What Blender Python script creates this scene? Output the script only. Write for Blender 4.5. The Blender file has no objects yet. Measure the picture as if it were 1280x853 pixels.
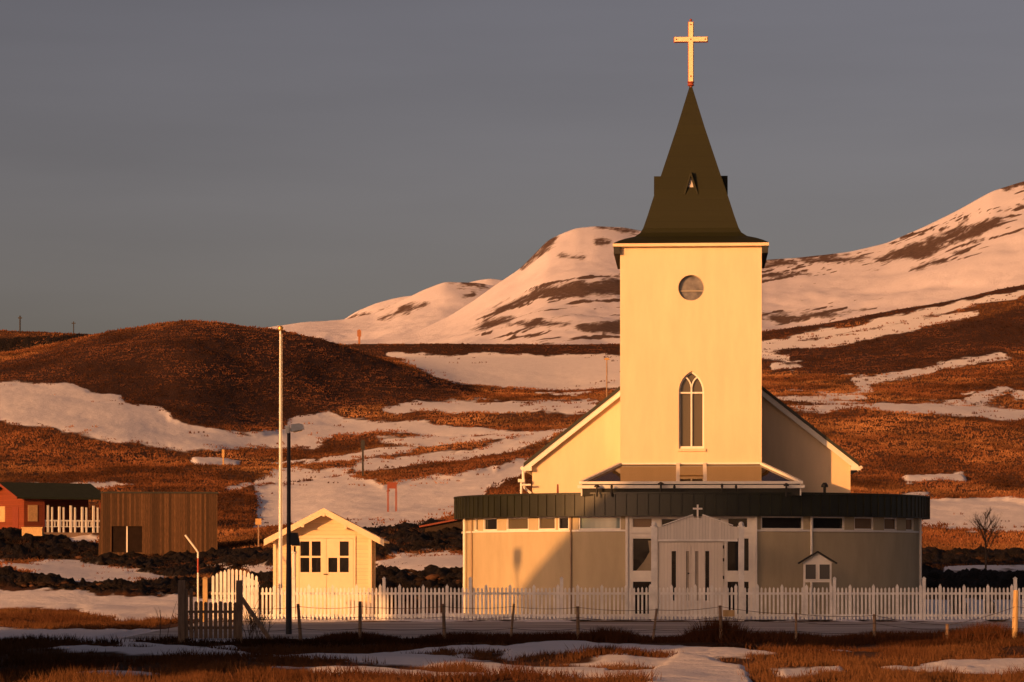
import bpy, math, random
import numpy as np
from mathutils import Vector
from mathutils.geometry import tessellate_polygon
random.seed(7)
RNG = np.random.default_rng(11)
R = math.radians
scene = bpy.context.scene
col = scene.collection

# ------------------------------------------------------------------ camera, sky, sun, exposure
EYE = 2.14            # eye height over the churchyard
F = 3600.0            # focal length in photograph pixels (1280 wide)
HY = 700.0            # row of the horizon in the photograph
cam_d = bpy.data.cameras.new('camera'); cam = bpy.data.objects.new('camera', cam_d); col.objects.link(cam)
cam_d.sensor_width = 36.0
cam_d.lens = 36.0 * F / 1280.0
cam_d.shift_y = (HY - 426.5) / 1280.0
cam_d.clip_start = 0.5; cam_d.clip_end = 20000
cam.location = (0, 0, EYE); cam.rotation_euler = (R(90), 0, 0)
scene.camera = cam

TINT = (0.83, 0.55, 0.435, 1)   # the dull grey cast of the evening air
SUN_AZ = 38.0         # degrees left of the line of sight, behind the camera
SUN_EL = 8.0
world = bpy.data.worlds.new("World"); scene.world = world; world.use_nodes = True
nt = world.node_tree; nt.nodes.clear()
wo = nt.nodes.new('ShaderNodeOutputWorld'); bg = nt.nodes.new('ShaderNodeBackground')
sky = nt.nodes.new('ShaderNodeTexSky'); sky.sky_type = 'NISHITA'; sky.sun_disc = False
sky.sun_elevation = R(SUN_EL)
sky.sun_rotation = R(180 + SUN_AZ)   # sun stands behind and left of the camera
sky.air_density = 0.6; sky.dust_density = 3.0; sky.ozone_density = 1.0; sky.altitude = 0
hs = nt.nodes.new('ShaderNodeHueSaturation'); hs.inputs['Saturation'].default_value = 0.85; hs.inputs['Value'].default_value = 1.0
gm_ = nt.nodes.new('ShaderNodeGamma'); gm_.inputs[1].default_value = 1.2
tn = nt.nodes.new('ShaderNodeMix'); tn.data_type = 'RGBA'; tn.blend_type = 'MULTIPLY'; tn.inputs[0].default_value = 1.0; tn.inputs[7].default_value = TINT
nt.links.new(sky.outputs[0], gm_.inputs[0]); nt.links.new(gm_.outputs[0], hs.inputs['Color']); nt.links.new(hs.outputs[0], tn.inputs[6]); wtc = nt.nodes.new('ShaderNodeTexCoord'); wmp = nt.nodes.new('ShaderNodeMapping'); wmp.inputs['Scale'].default_value = (3, 3, 22)
wn_ = nt.nodes.new('ShaderNodeTexNoise'); wn_.inputs['Scale'].default_value = 1.6; wn_.inputs['Detail'].default_value = 4
wmr = nt.nodes.new('ShaderNodeMapRange'); wmr.inputs['To Min'].default_value = 0.86; wmr.inputs['To Max'].default_value = 1.14   # thin even cloud veil
nt.links.new(wtc.outputs['Generated'], wmp.inputs[0]); nt.links.new(wmp.outputs[0], wn_.inputs['Vector']); nt.links.new(wn_.outputs[0], wmr.inputs['Value'])
cl_ = nt.nodes.new('ShaderNodeVectorMath'); cl_.operation = 'SCALE'; nt.links.new(tn.outputs[2], cl_.inputs[0]); nt.links.new(wmr.outputs[0], cl_.inputs['Scale'])
nt.links.new(cl_.outputs[0], bg.inputs[0]); nt.links.new(bg.outputs[0], wo.inputs[0])
bg.inputs[1].default_value = 0.1

sd = bpy.data.lights.new('sun', 'SUN'); sun = bpy.data.objects.new('sun', sd); col.objects.link(sun)
sd.energy = 5.0; sd.angle = R(0.55); sd.color = (1.0, 0.42, 0.12)
sdir = Vector((math.sin(R(SUN_AZ)) * math.cos(R(SUN_EL)), math.cos(R(SUN_AZ)) * math.cos(R(SUN_EL)), -math.sin(R(SUN_EL))))
sun.rotation_euler = sdir.to_track_quat('-Z', 'Y').to_euler()
sun.location = (-60, -80, 40)
scene.view_settings.view_transform = 'Standard'; scene.view_settings.look = 'None'
scene.view_settings.exposure = 0.0; scene.view_settings.gamma = 1.0; scene.view_settings.use_curve_mapping = False

# ------------------------------------------------------------------ helpers
def at(px, py, Y):
    return Vector(((px - 640.0) / F * Y, Y, EYE + (HY - py) / F * Y))

def tag(o, label=None, cat=None, group=None, kind=None):
    if label: o['label'] = label
    if cat: o['category'] = cat
    if group: o['group'] = group
    if kind: o['kind'] = kind
    return o

def empty(name, loc=(0, 0, 0), rz=0.0, label=None, cat=None, group=None):
    o = bpy.data.objects.new(name, None); col.objects.link(o)
    o.location = loc; o.rotation_euler = (0, 0, rz); o.empty_display_size = 0.3
    return tag(o, label, cat, group)

def copy_tree(o, parent=None):
    c = o.copy(); col.objects.link(c); c.parent = parent
    for ch in list(o.children): copy_tree(ch, c)
    return c

class MB:
    def __init__(s): s.v = []; s.f = []
    def add(s, vs, fs):
        n = len(s.v); s.v += [tuple(p) for p in vs]; s.f += [tuple(i + n for i in f) for f in fs]; return s
    def box(s, x0, x1, y0, y1, z0, z1):
        if x0 > x1: x0, x1 = x1, x0
        if y0 > y1: y0, y1 = y1, y0
        if z0 > z1: z0, z1 = z1, z0
        return s.add([(x0,y0,z0),(x1,y0,z0),(x1,y1,z0),(x0,y1,z0),(x0,y0,z1),(x1,y0,z1),(x1,y1,z1),(x0,y1,z1)],
                     [(0,3,2,1),(4,5,6,7),(0,1,5,4),(1,2,6,5),(2,3,7,6),(3,0,4,7)])
    def prism(s, poly, y0, y1):           # polygon in xz pushed along y
        n = len(poly)
        vs = [(x, y0, z) for x, z in poly] + [(x, y1, z) for x, z in poly]
        tri = tessellate_polygon([[Vector((x, z, 0)) for x, z in poly]])
        fs = [tuple(t) for t in tri] + [tuple(i + n for i in reversed(t)) for t in tri]
        fs += [(i, (i + 1) % n, (i + 1) % n + n, i + n) for i in range(n)]
        return s.add(vs, fs)
    def prism_z(s, poly, z0, z1):
        n = len(poly)
        vs = [(x, y, z0) for x, y in poly] + [(x, y, z1) for x, y in poly]
        tri = tessellate_polygon([[Vector((x, y, 0)) for x, y in poly]])
        fs = [tuple(t) for t in tri] + [tuple(i + n for i in reversed(t)) for t in tri]
        fs += [(i, (i + 1) % n, (i + 1) % n + n, i + n) for i in range(n)]
        return s.add(vs, fs)
    def bar(s, a, b, w, h, up=(0, 0, 1)):
        a = Vector(a); b = Vector(b); d = (b - a).normalized(); up = Vector(up)
        if abs(d.dot(up)) > 0.99: up = Vector((0, 1, 0))
        sx = d.cross(up).normalized() * (w / 2); uz = sx.cross(d).normalized() * (h / 2)
        vs = [a - sx - uz, a + sx - uz, a + sx + uz, a - sx + uz, b - sx - uz, b + sx - uz, b + sx + uz, b - sx + uz]
        return s.add(vs, [(0,3,2,1),(4,5,6,7),(0,1,5,4),(1,2,6,5),(2,3,7,6),(3,0,4,7)])
    def tube(s, pts, rad, n=10):
        pts = [Vector(p) for p in pts]
        if not isinstance(rad, (list, tuple)): rad = [rad] * len(pts)
        rings = []
        ref = Vector((0.013, 1, 0.021)).normalized()
        for i, p in enumerate(pts):
            d = (pts[min(i + 1, len(pts) - 1)] - pts[max(i - 1, 0)]).normalized()
            rr = ref if abs(d.dot(ref)) < 0.95 else Vector((1, 0, 0))
            a = d.cross(rr).normalized(); b = d.cross(a)
            rings.append([p + (a * math.cos(2*math.pi*k/n) + b * math.sin(2*math.pi*k/n)) * rad[i] for k in range(n)])
        vs = [q for r in rings for q in r]; fs = []
        for i in range(len(rings) - 1):
            for k in range(n):
                k2 = (k + 1) % n
                fs.append((i*n + k, i*n + k2, (i+1)*n + k2, (i+1)*n + k))
        fs.append(tuple(reversed(range(n)))); fs.append(tuple((len(rings)-1)*n + k for k in range(n)))
        return s.add(vs, fs)
    def lathe(s, prof, c=(0, 0, 0), n=16):   # profile of (radius, z)
        vs = []; fs = []
        for r_, z in prof:
            for k in range(n):
                a = 2*math.pi*k/n; vs.append((c[0] + r_*math.cos(a), c[1] + r_*math.sin(a), c[2] + z))
        for i in range(len(prof) - 1):
            for k in range(n):
                k2 = (k + 1) % n; fs.append((i*n+k, i*n+k2, (i+1)*n+k2, (i+1)*n+k))
        fs.append(tuple(reversed(range(n)))); fs.append(tuple((len(prof)-1)*n+k for k in range(n)))
        return s.add(vs, fs)
    def holes(s, outer, holes, y0, depth):   # front wall (xz) with openings, and their reveals
        loops = [outer] + holes
        flat = [p for l in loops for p in l]
        tri = tessellate_polygon([[Vector((x, z, 0)) for x, z in l] for l in loops])
        s.add([(x, y0, z) for x, z in flat], [tuple(t) for t in tri])
        for l in holes:
            n = len(l)
            s.add([(x, y0, z) for x, z in l] + [(x, y0 + depth, z) for x, z in l],
                  [(i, (i+1) % n, (i+1) % n + n, i + n) for i in range(n)])
        return s
    def arc(s, r0, r1, a0, a1, z0, z1, c, step=1.5):   # curved wall piece; a=0 faces -y
        n = max(1, int(math.ceil(abs(a1 - a0) / step))); vs = []; fs = []
        for i in range(n + 1):
            a = R(a0 + (a1 - a0) * i / n); sx, cy = math.sin(a), -math.cos(a)
            for rr in (r0, r1):
                for z in (z0, z1): vs.append((c[0] + rr*sx, c[1] + rr*cy, z))
        for i in range(n):
            b = i*4; d = b + 4
            fs += [(b+2, d+2, d+3, b+3), (b, b+1, d+1, d), (b+1, b+3, d+3, d+1), (b, d, d+2, b+2)]
        fs += [(0, 2, 3, 1), (n*4, n*4+1, n*4+3, n*4+2)]
        return s.add(vs, fs)
    def build(s, name, mat, parent=None, smooth=False, loc=None):
        me = bpy.data.meshes.new(name); me.from_pydata(s.v, [], s.f); me.validate()
        import bmesh
        bm = bmesh.new(); bm.from_mesh(me); bmesh.ops.recalc_face_normals(bm, faces=bm.faces); bm.to_mesh(me); bm.free()
        if smooth:
            me.polygons.foreach_set('use_smooth', [True] * len(me.polygons))
            try: me.set_sharp_from_angle(angle=R(40))
            except Exception: pass
        me.materials.append(mat)
        o = bpy.data.objects.new(name, me); col.objects.link(o)
        if parent: o.parent = parent
        if loc: o.location = loc
        return o

def mat(name, c, rough=0.7, var=0.12, nscale=3.0, bump=0.0, bscale=20.0, metal=0.0, spec=0.3, stretch=(1, 1, 1), dirt=None, coat=0.0):
    m = bpy.data.materials.new(name); m.use_nodes = True; t = m.node_tree; b = t.nodes['Principled BSDF']
    b.inputs['Roughness'].default_value = rough; b.inputs['Metallic'].default_value = metal
    b.inputs['Specular IOR Level'].default_value = spec
    if coat: b.inputs['Coat Weight'].default_value = coat
    tc = t.nodes.new('ShaderNodeTexCoord'); mp = t.nodes.new('ShaderNodeMapping'); mp.inputs['Scale'].default_value = stretch
    t.links.new(tc.outputs['Object'], mp.inputs[0])
    n = t.nodes.new('ShaderNodeTexNoise'); n.inputs['Scale'].default_value = nscale; n.inputs['Detail'].default_value = 7; n.inputs['Roughness'].default_value = 0.62
    t.links.new(mp.outputs[0], n.inputs['Vector'])
    cr = t.nodes.new('ShaderNodeValToRGB'); cr.color_ramp.elements[0].position = 0.3; cr.color_ramp.elements[1].position = 0.7
    lo = [x * (1 - var) for x in c]; hi = [min(1, x * (1 + var)) for x in c]
    if dirt: lo = dirt
    cr.color_ramp.elements[0].color = (*lo, 1); cr.color_ramp.elements[1].color = (*hi, 1)
    t.links.new(n.outputs[0], cr.inputs[0]); t.links.new(cr.outputs[0], b.inputs['Base Color'])
    if bump:
        n2 = t.nodes.new('ShaderNodeTexNoise'); n2.inputs['Scale'].default_value = bscale; n2.inputs['Detail'].default_value = 5
        t.links.new(mp.outputs[0], n2.inputs['Vector'])
        bp = t.nodes.new('ShaderNodeBump'); bp.inputs['Strength'].default_value = bump; bp.inputs['Distance'].default_value = 0.02
        t.links.new(n2.outputs[0], bp.inputs['Height']); t.links.new(bp.outputs[0], b.inputs['Normal'])
    return m

def board_mat(name, c, pitch=0.15, axis='x', rough=0.7, var=0.3, gap=0.35):
    """boards: random tone per board, grain, dark joints"""
    m = mat(name, c, rough=rough, var=var, nscale=6.0, stretch=(4, 4, 0.4) if axis == 'x' else (0.4, 0.4, 4))
    t = m.node_tree; b = t.nodes['Principled BSDF']
    tc = t.nodes.new('ShaderNodeTexCoord'); sp = t.nodes.new('ShaderNodeSeparateXYZ'); t.links.new(tc.outputs['Object'], sp.inputs[0])
    dv = t.nodes.new('ShaderNodeMath'); dv.operation = 'DIVIDE'; dv.inputs[1].default_value = pitch
    t.links.new(sp.outputs[0 if axis == 'x' else 2], dv.inputs[0])
    fl = t.nodes.new('ShaderNodeMath'); fl.operation = 'FLOOR'; t.links.new(dv.outputs[0], fl.inputs[0])
    fr = t.nodes.new('ShaderNodeMath'); fr.operation = 'FRACT'; t.links.new(dv.outputs[0], fr.inputs[0])
    wn = t.nodes.new('ShaderNodeTexWhiteNoise'); wn.noise_dimensions = '1D'; t.links.new(fl.outputs[0], wn.inputs['W'])
    mr = t.nodes.new('ShaderNodeMapRange'); mr.inputs['To Min'].default_value = 1 - var; mr.inputs['To Max'].default_value = 1 + var * 0.6
    t.links.new(wn.outputs['Value'], mr.inputs['Value'])
    lt = t.nodes.new('ShaderNodeMath'); lt.operation = 'GREATER_THAN'; lt.inputs[1].default_value = 0.08; t.links.new(fr.outputs[0], lt.inputs[0])
    g = t.nodes.new('ShaderNodeMapRange'); g.inputs['To Min'].default_value = gap; g.inputs['To Max'].default_value = 1.0; t.links.new(lt.outputs[0], g.inputs['Value'])
    mu = t.nodes.new('ShaderNodeMath'); mu.operation = 'MULTIPLY'; t.links.new(mr.outputs[0], mu.inputs[0]); t.links.new(g.outputs[0], mu.inputs[1])
    mx = t.nodes.new('ShaderNodeMix'); mx.data_type = 'RGBA'; mx.blend_type = 'MULTIPLY'; mx.inputs[0].default_value = 1
    src = b.inputs['Base Color'].links[0].from_socket
    t.links.new(src, mx.inputs[6]); t.links.new(mu.outputs[0], mx.inputs[7]); t.links.new(mx.outputs[2], b.inputs['Base Color'])
    bp = t.nodes.new('ShaderNodeBump'); bp.inputs['Strength'].default_value = 0.6; bp.inputs['Distance'].default_value = 0.01
    t.links.new(g.outputs[0], bp.inputs['Height']); t.links.new(bp.outputs[0], b.inputs['Normal'])
    return m

def glass(name, c=(0.012, 0.012, 0.014), rough=0.04, spec=0.5, metal=0.0):
    m = bpy.data.materials.new(name); m.use_nodes = True; t = m.node_tree; b = t.nodes['Principled BSDF']
    b.inputs['Base Color'].default_value = (*c, 1); b.inputs['Roughness'].default_value = rough
    b.inputs['Specular IOR Level'].default_value = spec; b.inputs['IOR'].default_value = 1.5; b.inputs['Metallic'].default_value = metal
    tc = t.nodes.new('ShaderNodeTexCoord'); n = t.nodes.new('ShaderNodeTexNoise'); n.inputs['Scale'].default_value = 1.3
    t.links.new(tc.outputs['Object'], n.inputs['Vector'])
    bp = t.nodes.new('ShaderNodeBump'); bp.inputs['Strength'].default_value = 0.06; bp.inputs['Distance'].default_value = 0.05
    t.links.new(n.outputs[0], bp.inputs['Height']); t.links.new(bp.outputs[0], b.inputs['Normal'])
    return m

M = dict(
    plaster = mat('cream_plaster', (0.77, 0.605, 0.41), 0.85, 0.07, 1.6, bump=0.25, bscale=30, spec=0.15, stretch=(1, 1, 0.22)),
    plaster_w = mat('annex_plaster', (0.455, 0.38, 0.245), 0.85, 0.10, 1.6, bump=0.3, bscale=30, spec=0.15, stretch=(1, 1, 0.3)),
    trim = mat('white_trim_paint', (0.80, 0.76, 0.68), 0.55, 0.05, 4),
    picket = mat('white_picket_paint', (0.80, 0.78, 0.74), 0.65, 0.18, 2.3, spec=0.2),
    spire = board_mat('weathered_bronze_green_sheet', (0.017, 0.018, 0.004), 0.42, 'z', 0.6, 0.07, 0.8),
    fascia = mat('dark_green_metal', (0.015, 0.017, 0.008), 0.45, 0.35, 1.2, spec=0.5),
    roofing = mat('dark_roofing_felt', (0.035, 0.035, 0.03), 0.85, 0.2, 3),
    glass = glass('window_glass'),
    glass_sky = glass('sky_reflection_glass', (0.20, 0.27, 0.26), 0.12),  # sky reflection put into the pane colour
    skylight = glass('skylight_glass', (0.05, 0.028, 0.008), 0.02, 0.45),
    cross = mat('gilt_white_cross', (0.80, 0.66, 0.42), 0.45, 0.05, 4),
    crossred = mat('red_brown_edge', (0.28, 0.06, 0.03), 0.6, 0.1, 4),
    dark = mat('dark_metal', (0.02, 0.018, 0.016), 0.5, 0.2, 4),
    curtain = mat('ochre_curtain', (0.45, 0.28, 0.12), 0.8, 0.15, 8),
    shed = board_mat('pale_yellow_cladding', (0.78, 0.60, 0.36), 0.14, 'z', 0.6, 0.06, 0.72),
    shedtrim = mat('pale_yellow_trim', (0.80, 0.64, 0.42), 0.55, 0.05, 4),
    door = board_mat('white_door_boards', (0.70, 0.65, 0.58), 0.12, 'x', 0.55, 0.05, 0.75),
    board = board_mat('white_vertical_boards', (0.72, 0.68, 0.62), 0.11, 'x', 0.6, 0.08, 0.6),
    barn = board_mat('weathered_larch_boards', (0.085, 0.042, 0.018), 0.17, 'x', 0.85, 0.5, 0.4),
    redwood = board_mat('red_log_cladding', (0.21, 0.048, 0.018), 0.18, 'z', 0.65, 0.12, 0.5),
    redtrim = mat('red_trim', (0.20, 0.045, 0.022), 0.6, 0.12, 4),
    greenroof = mat('green_felt_roof', (0.018, 0.024, 0.014), 0.9, 0.2, 2, bump=0.3, bscale=12),
    greywood = mat('weathered_grey_wood', (0.30, 0.20, 0.13), 0.85, 0.35, 6, bump=0.4, bscale=30, stretch=(3, 3, 0.5)),
    paleplank = mat('fresh_pale_wood', (0.50, 0.34, 0.16), 0.75, 0.2, 6, stretch=(3, 3, 0.5)),
    pole = mat('white_flagpole_paint', (0.78, 0.74, 0.68), 0.35, 0.04, 2),
    lamp = mat('dark_grey_lamp_post', (0.035, 0.035, 0.04), 0.5, 0.2, 2),
    lamphead = mat('aluminium_lamp_head', (0.45, 0.47, 0.5), 0.35, 0.1, 3, metal=0.5),
    redpaint = mat('red_paint', (0.32, 0.05, 0.03), 0.5, 0.1, 4),
    orange = mat('orange_paint', (0.30, 0.12, 0.05), 0.6, 0.15, 4),
    yellow = mat('yellow_marker_paint', (0.45, 0.27, 0.10), 0.6, 0.15, 4),
    gold = mat('gold_ball', (0.6, 0.4, 0.12), 0.35, 0.1, 3, metal=0.7),
    wire = mat('rusty_wire', (0.06, 0.045, 0.035), 0.7, 0.3, 9),
    bark = mat('grey_brown_bark', (0.10, 0.07, 0.05), 0.9, 0.35, 8, bump=0.4),
    hallwall = mat('beige_render', (0.45, 0.42, 0.36), 0.85, 0.08, 1),
    paper = mat('notice_paper', (0.35, 0.33, 0.30), 0.7, 0.3, 9),
)

# ------------------------------------------------------------------ terrain tables (the lie of the land)
YL = [140,155,175,210,240,300,350,400,450,500,560,620,700,720,745,900]
CT = {   # image column -> rows reached by the ground at each distance above
 -1500:[740,732,722,705,690,640,600,560,520,490,470,455,450,440,452,470],
 -260:[730,724,712,694,678,622,580,540,500,484,470,466,452,424,436,458],
 0:   [732,724,712,694,676,618,570,522,482,464,447,452,440,413,424,447],
 60:  [734,727,714,696,677,618,573,525,484,454,434,438,432,416,426,449],
 120: [736,730,718,697,676,620,575,530,486,444,418,424,428,419,429,452],
 235: [741,733,718,696,676,622,582,545,496,438,401,414,430,427,439,460],
 340: [735,722,703,688,672,628,592,560,524,466,411,422,436,430,442,465],
 440: [730,714,698,676,656,618,585,556,530,492,437,446,447,430,442,465],
 500: [726,710,694,674,654,614,582,553,526,500,458,462,446,430,442,465],
 560: [722,706,690,672,652,610,580,550,522,502,480,478,446,430,442,465],
 600: [721,706,690,671,651,606,577,547,519,502,494,484,446,430,442,465],
 700: [720,705,690,670,648,600,570,540,512,502,496,484,447,431,443,465],
 860: [720,705,690,665,640,590,560,530,505,490,480,465,440,428,440,462],
 1000:[720,705,690,665,640,590,556,522,500,488,470,452,420,409,421,445],
 1160:[728,712,697,668,640,598,563,522,503,488,466,442,394,382,395,425],
 1280:[722,708,695,670,638,602,565,525,508,486,458,428,369,356,370,405],
 1540:[724,710,697,670,636,600,560,520,495,465,430,395,330,300,318,360],
 2800:[724,710,697,670,636,600,560,520,490,450,410,370,320,300,318,360]}
CPX = np.array(sorted(CT)); CTAB = np.array([CT[k] for k in sorted(CT)], float)

def hash2(ix, iy, seed):
    h = (ix.astype(np.int64) * 374761393 + iy.astype(np.int64) * 668265263 + seed * 982451653) & 0x7fffffff
    h = ((h ^ (h >> 13)) * 1274126177) & 0x7fffffff
    h = (h ^ (h >> 16)) & 0xffff
    return h / 65535.0
def vnoise(x, y, seed=0):
    ix = np.floor(x); iy = np.floor(y); fx = x - ix; fy = y - iy
    fx = fx*fx*(3-2*fx); fy = fy*fy*(3-2*fy)
    a = hash2(ix, iy, seed); b = hash2(ix+1, iy, seed); c = hash2(ix, iy+1, seed); d = hash2(ix+1, iy+1, seed)
    return (a*(1-fx)+b*fx)*(1-fy) + (c*(1-fx)+d*fx)*fy - 0.5
def fbm(x, y, seed=0, o=4, g=0.5):
    s = 0; a = 1.0
    for i in range(o):
        s = s + a*vnoise(x*(2**i) + 17.3*i, y*(2**i) - 9.1*i, seed+i); a *= g
    return s
def sstep(a, b, x):
    t = np.clip((x-a)/(b-a), 0, 1); return t*t*(3-2*t)

def ground_z(X, Y, detail=True):
    X = np.asarray(X, float); Y = np.asarray(Y, float)
    px = 640 + F*X/np.maximum(Y, 1)
    Yc = np.clip(Y, 140, 900)
    # smooth over columns by averaging a few shifted lookups
    py = 0
    yi = np.interp(Yc, YL, np.arange(len(YL)))
    i0 = np.clip(np.floor(yi).astype(int), 0, len(YL)-2); fy = yi - i0
    for dx, w in ((-26, .2), (-10, .3), (10, .3), (26, .2)):
        ci = np.interp(px+dx, CPX, np.arange(len(CPX)))
        c0 = np.clip(np.floor(ci).astype(int), 0, len(CPX)-2); fx = ci - c0; fx = fx*fx*(3-2*fx)*0.5 + fx*0.5
        v = (CTAB[c0, i0]*(1-fx)+CTAB[c0+1, i0]*fx)*(1-fy) + (CTAB[c0, i0+1]*(1-fx)+CTAB[c0+1, i0+1]*fx)*fy
        py = py + w*v
    zt = EYE + (HY-py)/F*Yc
    t = sstep(0, 1, (Y-127)/13.0)
    z = zt*t
    if detail:
        far = sstep(135, 260, Y)
        bank = 1 - 0.75*sstep(640, 690, Y)
        z = z + far*bank*((1.6-1.0*sstep(380, 480, Y))*fbm(X/45, Y/60, 3, 3) + 0.55*fbm(X/9, Y/16, 9, 3) + 0.22*fbm(X/1.6, Y/2.6, 21, 3))
        mid = sstep(127, 140, Y)*(1-far)
        z = z + mid*(0.35*fbm(X/7, Y/9, 5, 4))
        near = 1 - sstep(70, 77, Y)
        side = (1 - sstep(-12, -9, X)) * sstep(97, 100, Y) * (1 - sstep(127, 140, Y))
        z = z + np.maximum(near, side)*(0.22*fbm(X/6, Y/5, 31, 4) - 0.03)
    return z
def gz(X, Y): return float(ground_z(np.array([X]), np.array([Y]))[0])
def on_ground(px, Y): X = (px-640)/F*Y; return (X, Y, gz(X, Y))

# ------------------------------------------------------------------ where snow, lava rubble and heather lie, plus painted ridge shade (outlines)
SNOW = [
 [(1155,749),(1420,749),(1420,778),(1155,778)],
 [(225,822),(430,819),(560,822),(640,829),(760,836),(760,842),(640,840),(500,831),(300,827)],
 [(470,817),(560,813),(640,811),(700,806),(860,807),(960,818),(985,823),(930,826),(860,822),(760,815),(700,819),(640,824),(600,817),(520,819)],
 [(690,828),(760,823),(840,826),(860,831),(780,832)],
 [(40,813),(150,815),(260,818),(250,822),(120,819)],[(60,842),(130,838),(200,842),(140,847)],[(340,836),(450,834),(560,840),(640,844),(560,847),(420,842)],[(640,842),(760,844),(820,838),(830,856),(700,850)],[(990,812),(1080,815),(1090,819),(1000,818)],[(960,838),(1050,834),(1060,840),(980,845)],
 [(815,832),(850,822),(900,826),(935,840),(950,870),(800,870)],
 [(-60,788),(70,788),(210,789),(216,799),(120,807),(0,803),(-60,804)],
 [(-80,735),(0,736),(100,741),(160,747),(232,744),(300,752),(330,771),(228,776),(150,778),(95,764),(0,761),(-80,761)],
 [(120,806),(290,810),(300,815),(180,814)],
 [(1100,833),(1180,826),(1400,820),(1400,838),(1180,840),(1100,838)],
 [(232,795),(292,797),(296,804),(236,803)],
 [(300,772),(520,768),(1160,768),(1400,768),(1400,778.5),(300,778.5)],
 [(0,701),(30,704),(62,699),(100,702),(146,711),(185,717),(222,726),(170,729),(100,731),(62,724),(16,719),(40,716),(0,707),(-80,700),(-80,694)],
 [(84,676),(124,680),(124,685),(92,683)],
 [(250,706),(290,707),(290,712),(258,711)],[(300,709),(345,706),(345,722),(316,720)],
 [(468,700),(500,693),(560,691),(600,698),(600,713),(468,713)],
 [(-90,470),(0,476),(60,481),(92,480),(110,490),(150,492),(156,505),(200,515),(215,526),(255,536),(322,549),(345,546),(370,520),(411,515),(429,524),(538,530),(596,535),(645,537),(658,541),(502,540),(418,543),(393,557),(320,558),(240,556),(170,549),(110,539),(60,531),(0,526),(-90,515)],
 [(480,513),(520,503),(658,503),(745,500),(745,515),(600,516),(494,518)],
 [(440,582),(494,571),(590,566),(660,546),(705,534),(720,541),(660,560),(560,578),(500,584),(445,590)],
 [(470,549),(560,546),(640,540),(660,543),(600,552),(500,556)],[(320,600),(400,590),(440,584),(430,592),(360,604)],[(600,600),(640,584),(668,574),(660,590),(620,610)],[(380,578),(440,566),(520,560),(500,567),(430,575)],
 [(318,612),(367,607),(414,596),(443,592),(440,600),(480,612),(509,604),(538,598),(574,597),(618,587),(622,600),(603,616),(574,645),(523,657),(465,661),(318,664),(322,640)],
 [(280,612),(330,602),(330,606),(286,618)],
 [(0,606),(40,603),(60,606),(30,612),(0,612)],[(90,610),(140,606),(165,609),(120,615)],
 [(242,570),(262,568),(300,574),(296,577),(245,577)],
 [(485,442),(590,444),(790,446),(790,485),(610,486),(575,480),(540,468)],
 [(1130,626),(1186,631),(1235,629),(1290,635),(1400,640),(1400,672),(1280,669),(1162,665),(1130,664)],
 [(1180,712),(1220,708),(1300,709),(1400,711),(1400,717),(1180,716)],
 [(955,514),(995,507),(1101,505),(1155,502),(1204,502),(1290,515),(1265,521),(1198,521),(1143,519),(1082,518),(1034,521),(991,517)],
 [(960,497),(1076,491),(1082,498),(985,502)],
 [(1082,473),(1128,467),(1189,455),(1250,442),(1265,448),(1204,459),(1143,471),(1088,479)],
 [(1206,497),(1259,482),(1266,486),(1225,500)],
 [(945,429),(1014,417),(1071,407),(1127,394),(1183,382),(1300,360),(1400,338),(1400,343),(1300,365),(1197,387),(1133,401),(1087,412),(986,429),(945,433)],
 [(945,431),(1028,423),(1099,411),(1177,397),(1222,392),(1183,402),(1127,415),(1065,429),(1014,436),(972,440),(945,441)],
 [(1065,475),(1080,470),(1090,490),(1082,493)],
 [(1130,589),(1200,590),(1205,593),(1135,593)],[(1110,620),(1160,611),(1165,618),(1112,625)],
 [(952,444),(985,447),(985,452),(952,451)],[(965,456),(1000,458),(990,462),(965,461)],
 [(1262,492),(1300,488),(1300,496),(1268,498)],[(340,594),(372,590),(400,590),(350,600)],
]
RUB_SHADE = [
 [(-90,423),(30,423),(112,419),(60,431),(0,442),(-90,454)],  # far ridge shade painted in as a dark band
 [(-90,662),(0,666),(40,670),(126,688),(272,692),(345,690),(345,708),(240,722),(215,724),(130,708),(60,698),(0,700),(-90,692)],
 [(-90,712),(0,712),(60,723),(110,733),(215,729),(345,722),(345,750),(220,746),(130,745),(60,738),(0,735),(-90,735)],
 [(440,660),(580,655),(580,690),(500,692),(440,704)],
 [(440,713),(600,713),(600,760),(440,760)],
 [(1130,716),(1400,716),(1400,748),(1130,748)],
 [(1130,690),(1280,690),(1400,690),(1400,708),(1130,712)],
]
HEATH = [
 [(-90,474),(0,453),(120,424),(235,407),(340,414),(440,438),(560,478),(600,490),(560,500),(440,510),(350,540),(255,535),(160,500),(0,474),(-90,470)],  # kept below the left crest so rust colour paints its lit rim
 [(430,428),(790,428),(790,447),(430,447)],
 [(940,440),(1060,432),(1220,400),(1400,350),(1400,420),(1280,440),(1100,470),(1020,470),(940,460)],
 [(940,418),(1280,355),(1400,330),(1400,342),(1280,366),(940,430)],
]
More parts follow.
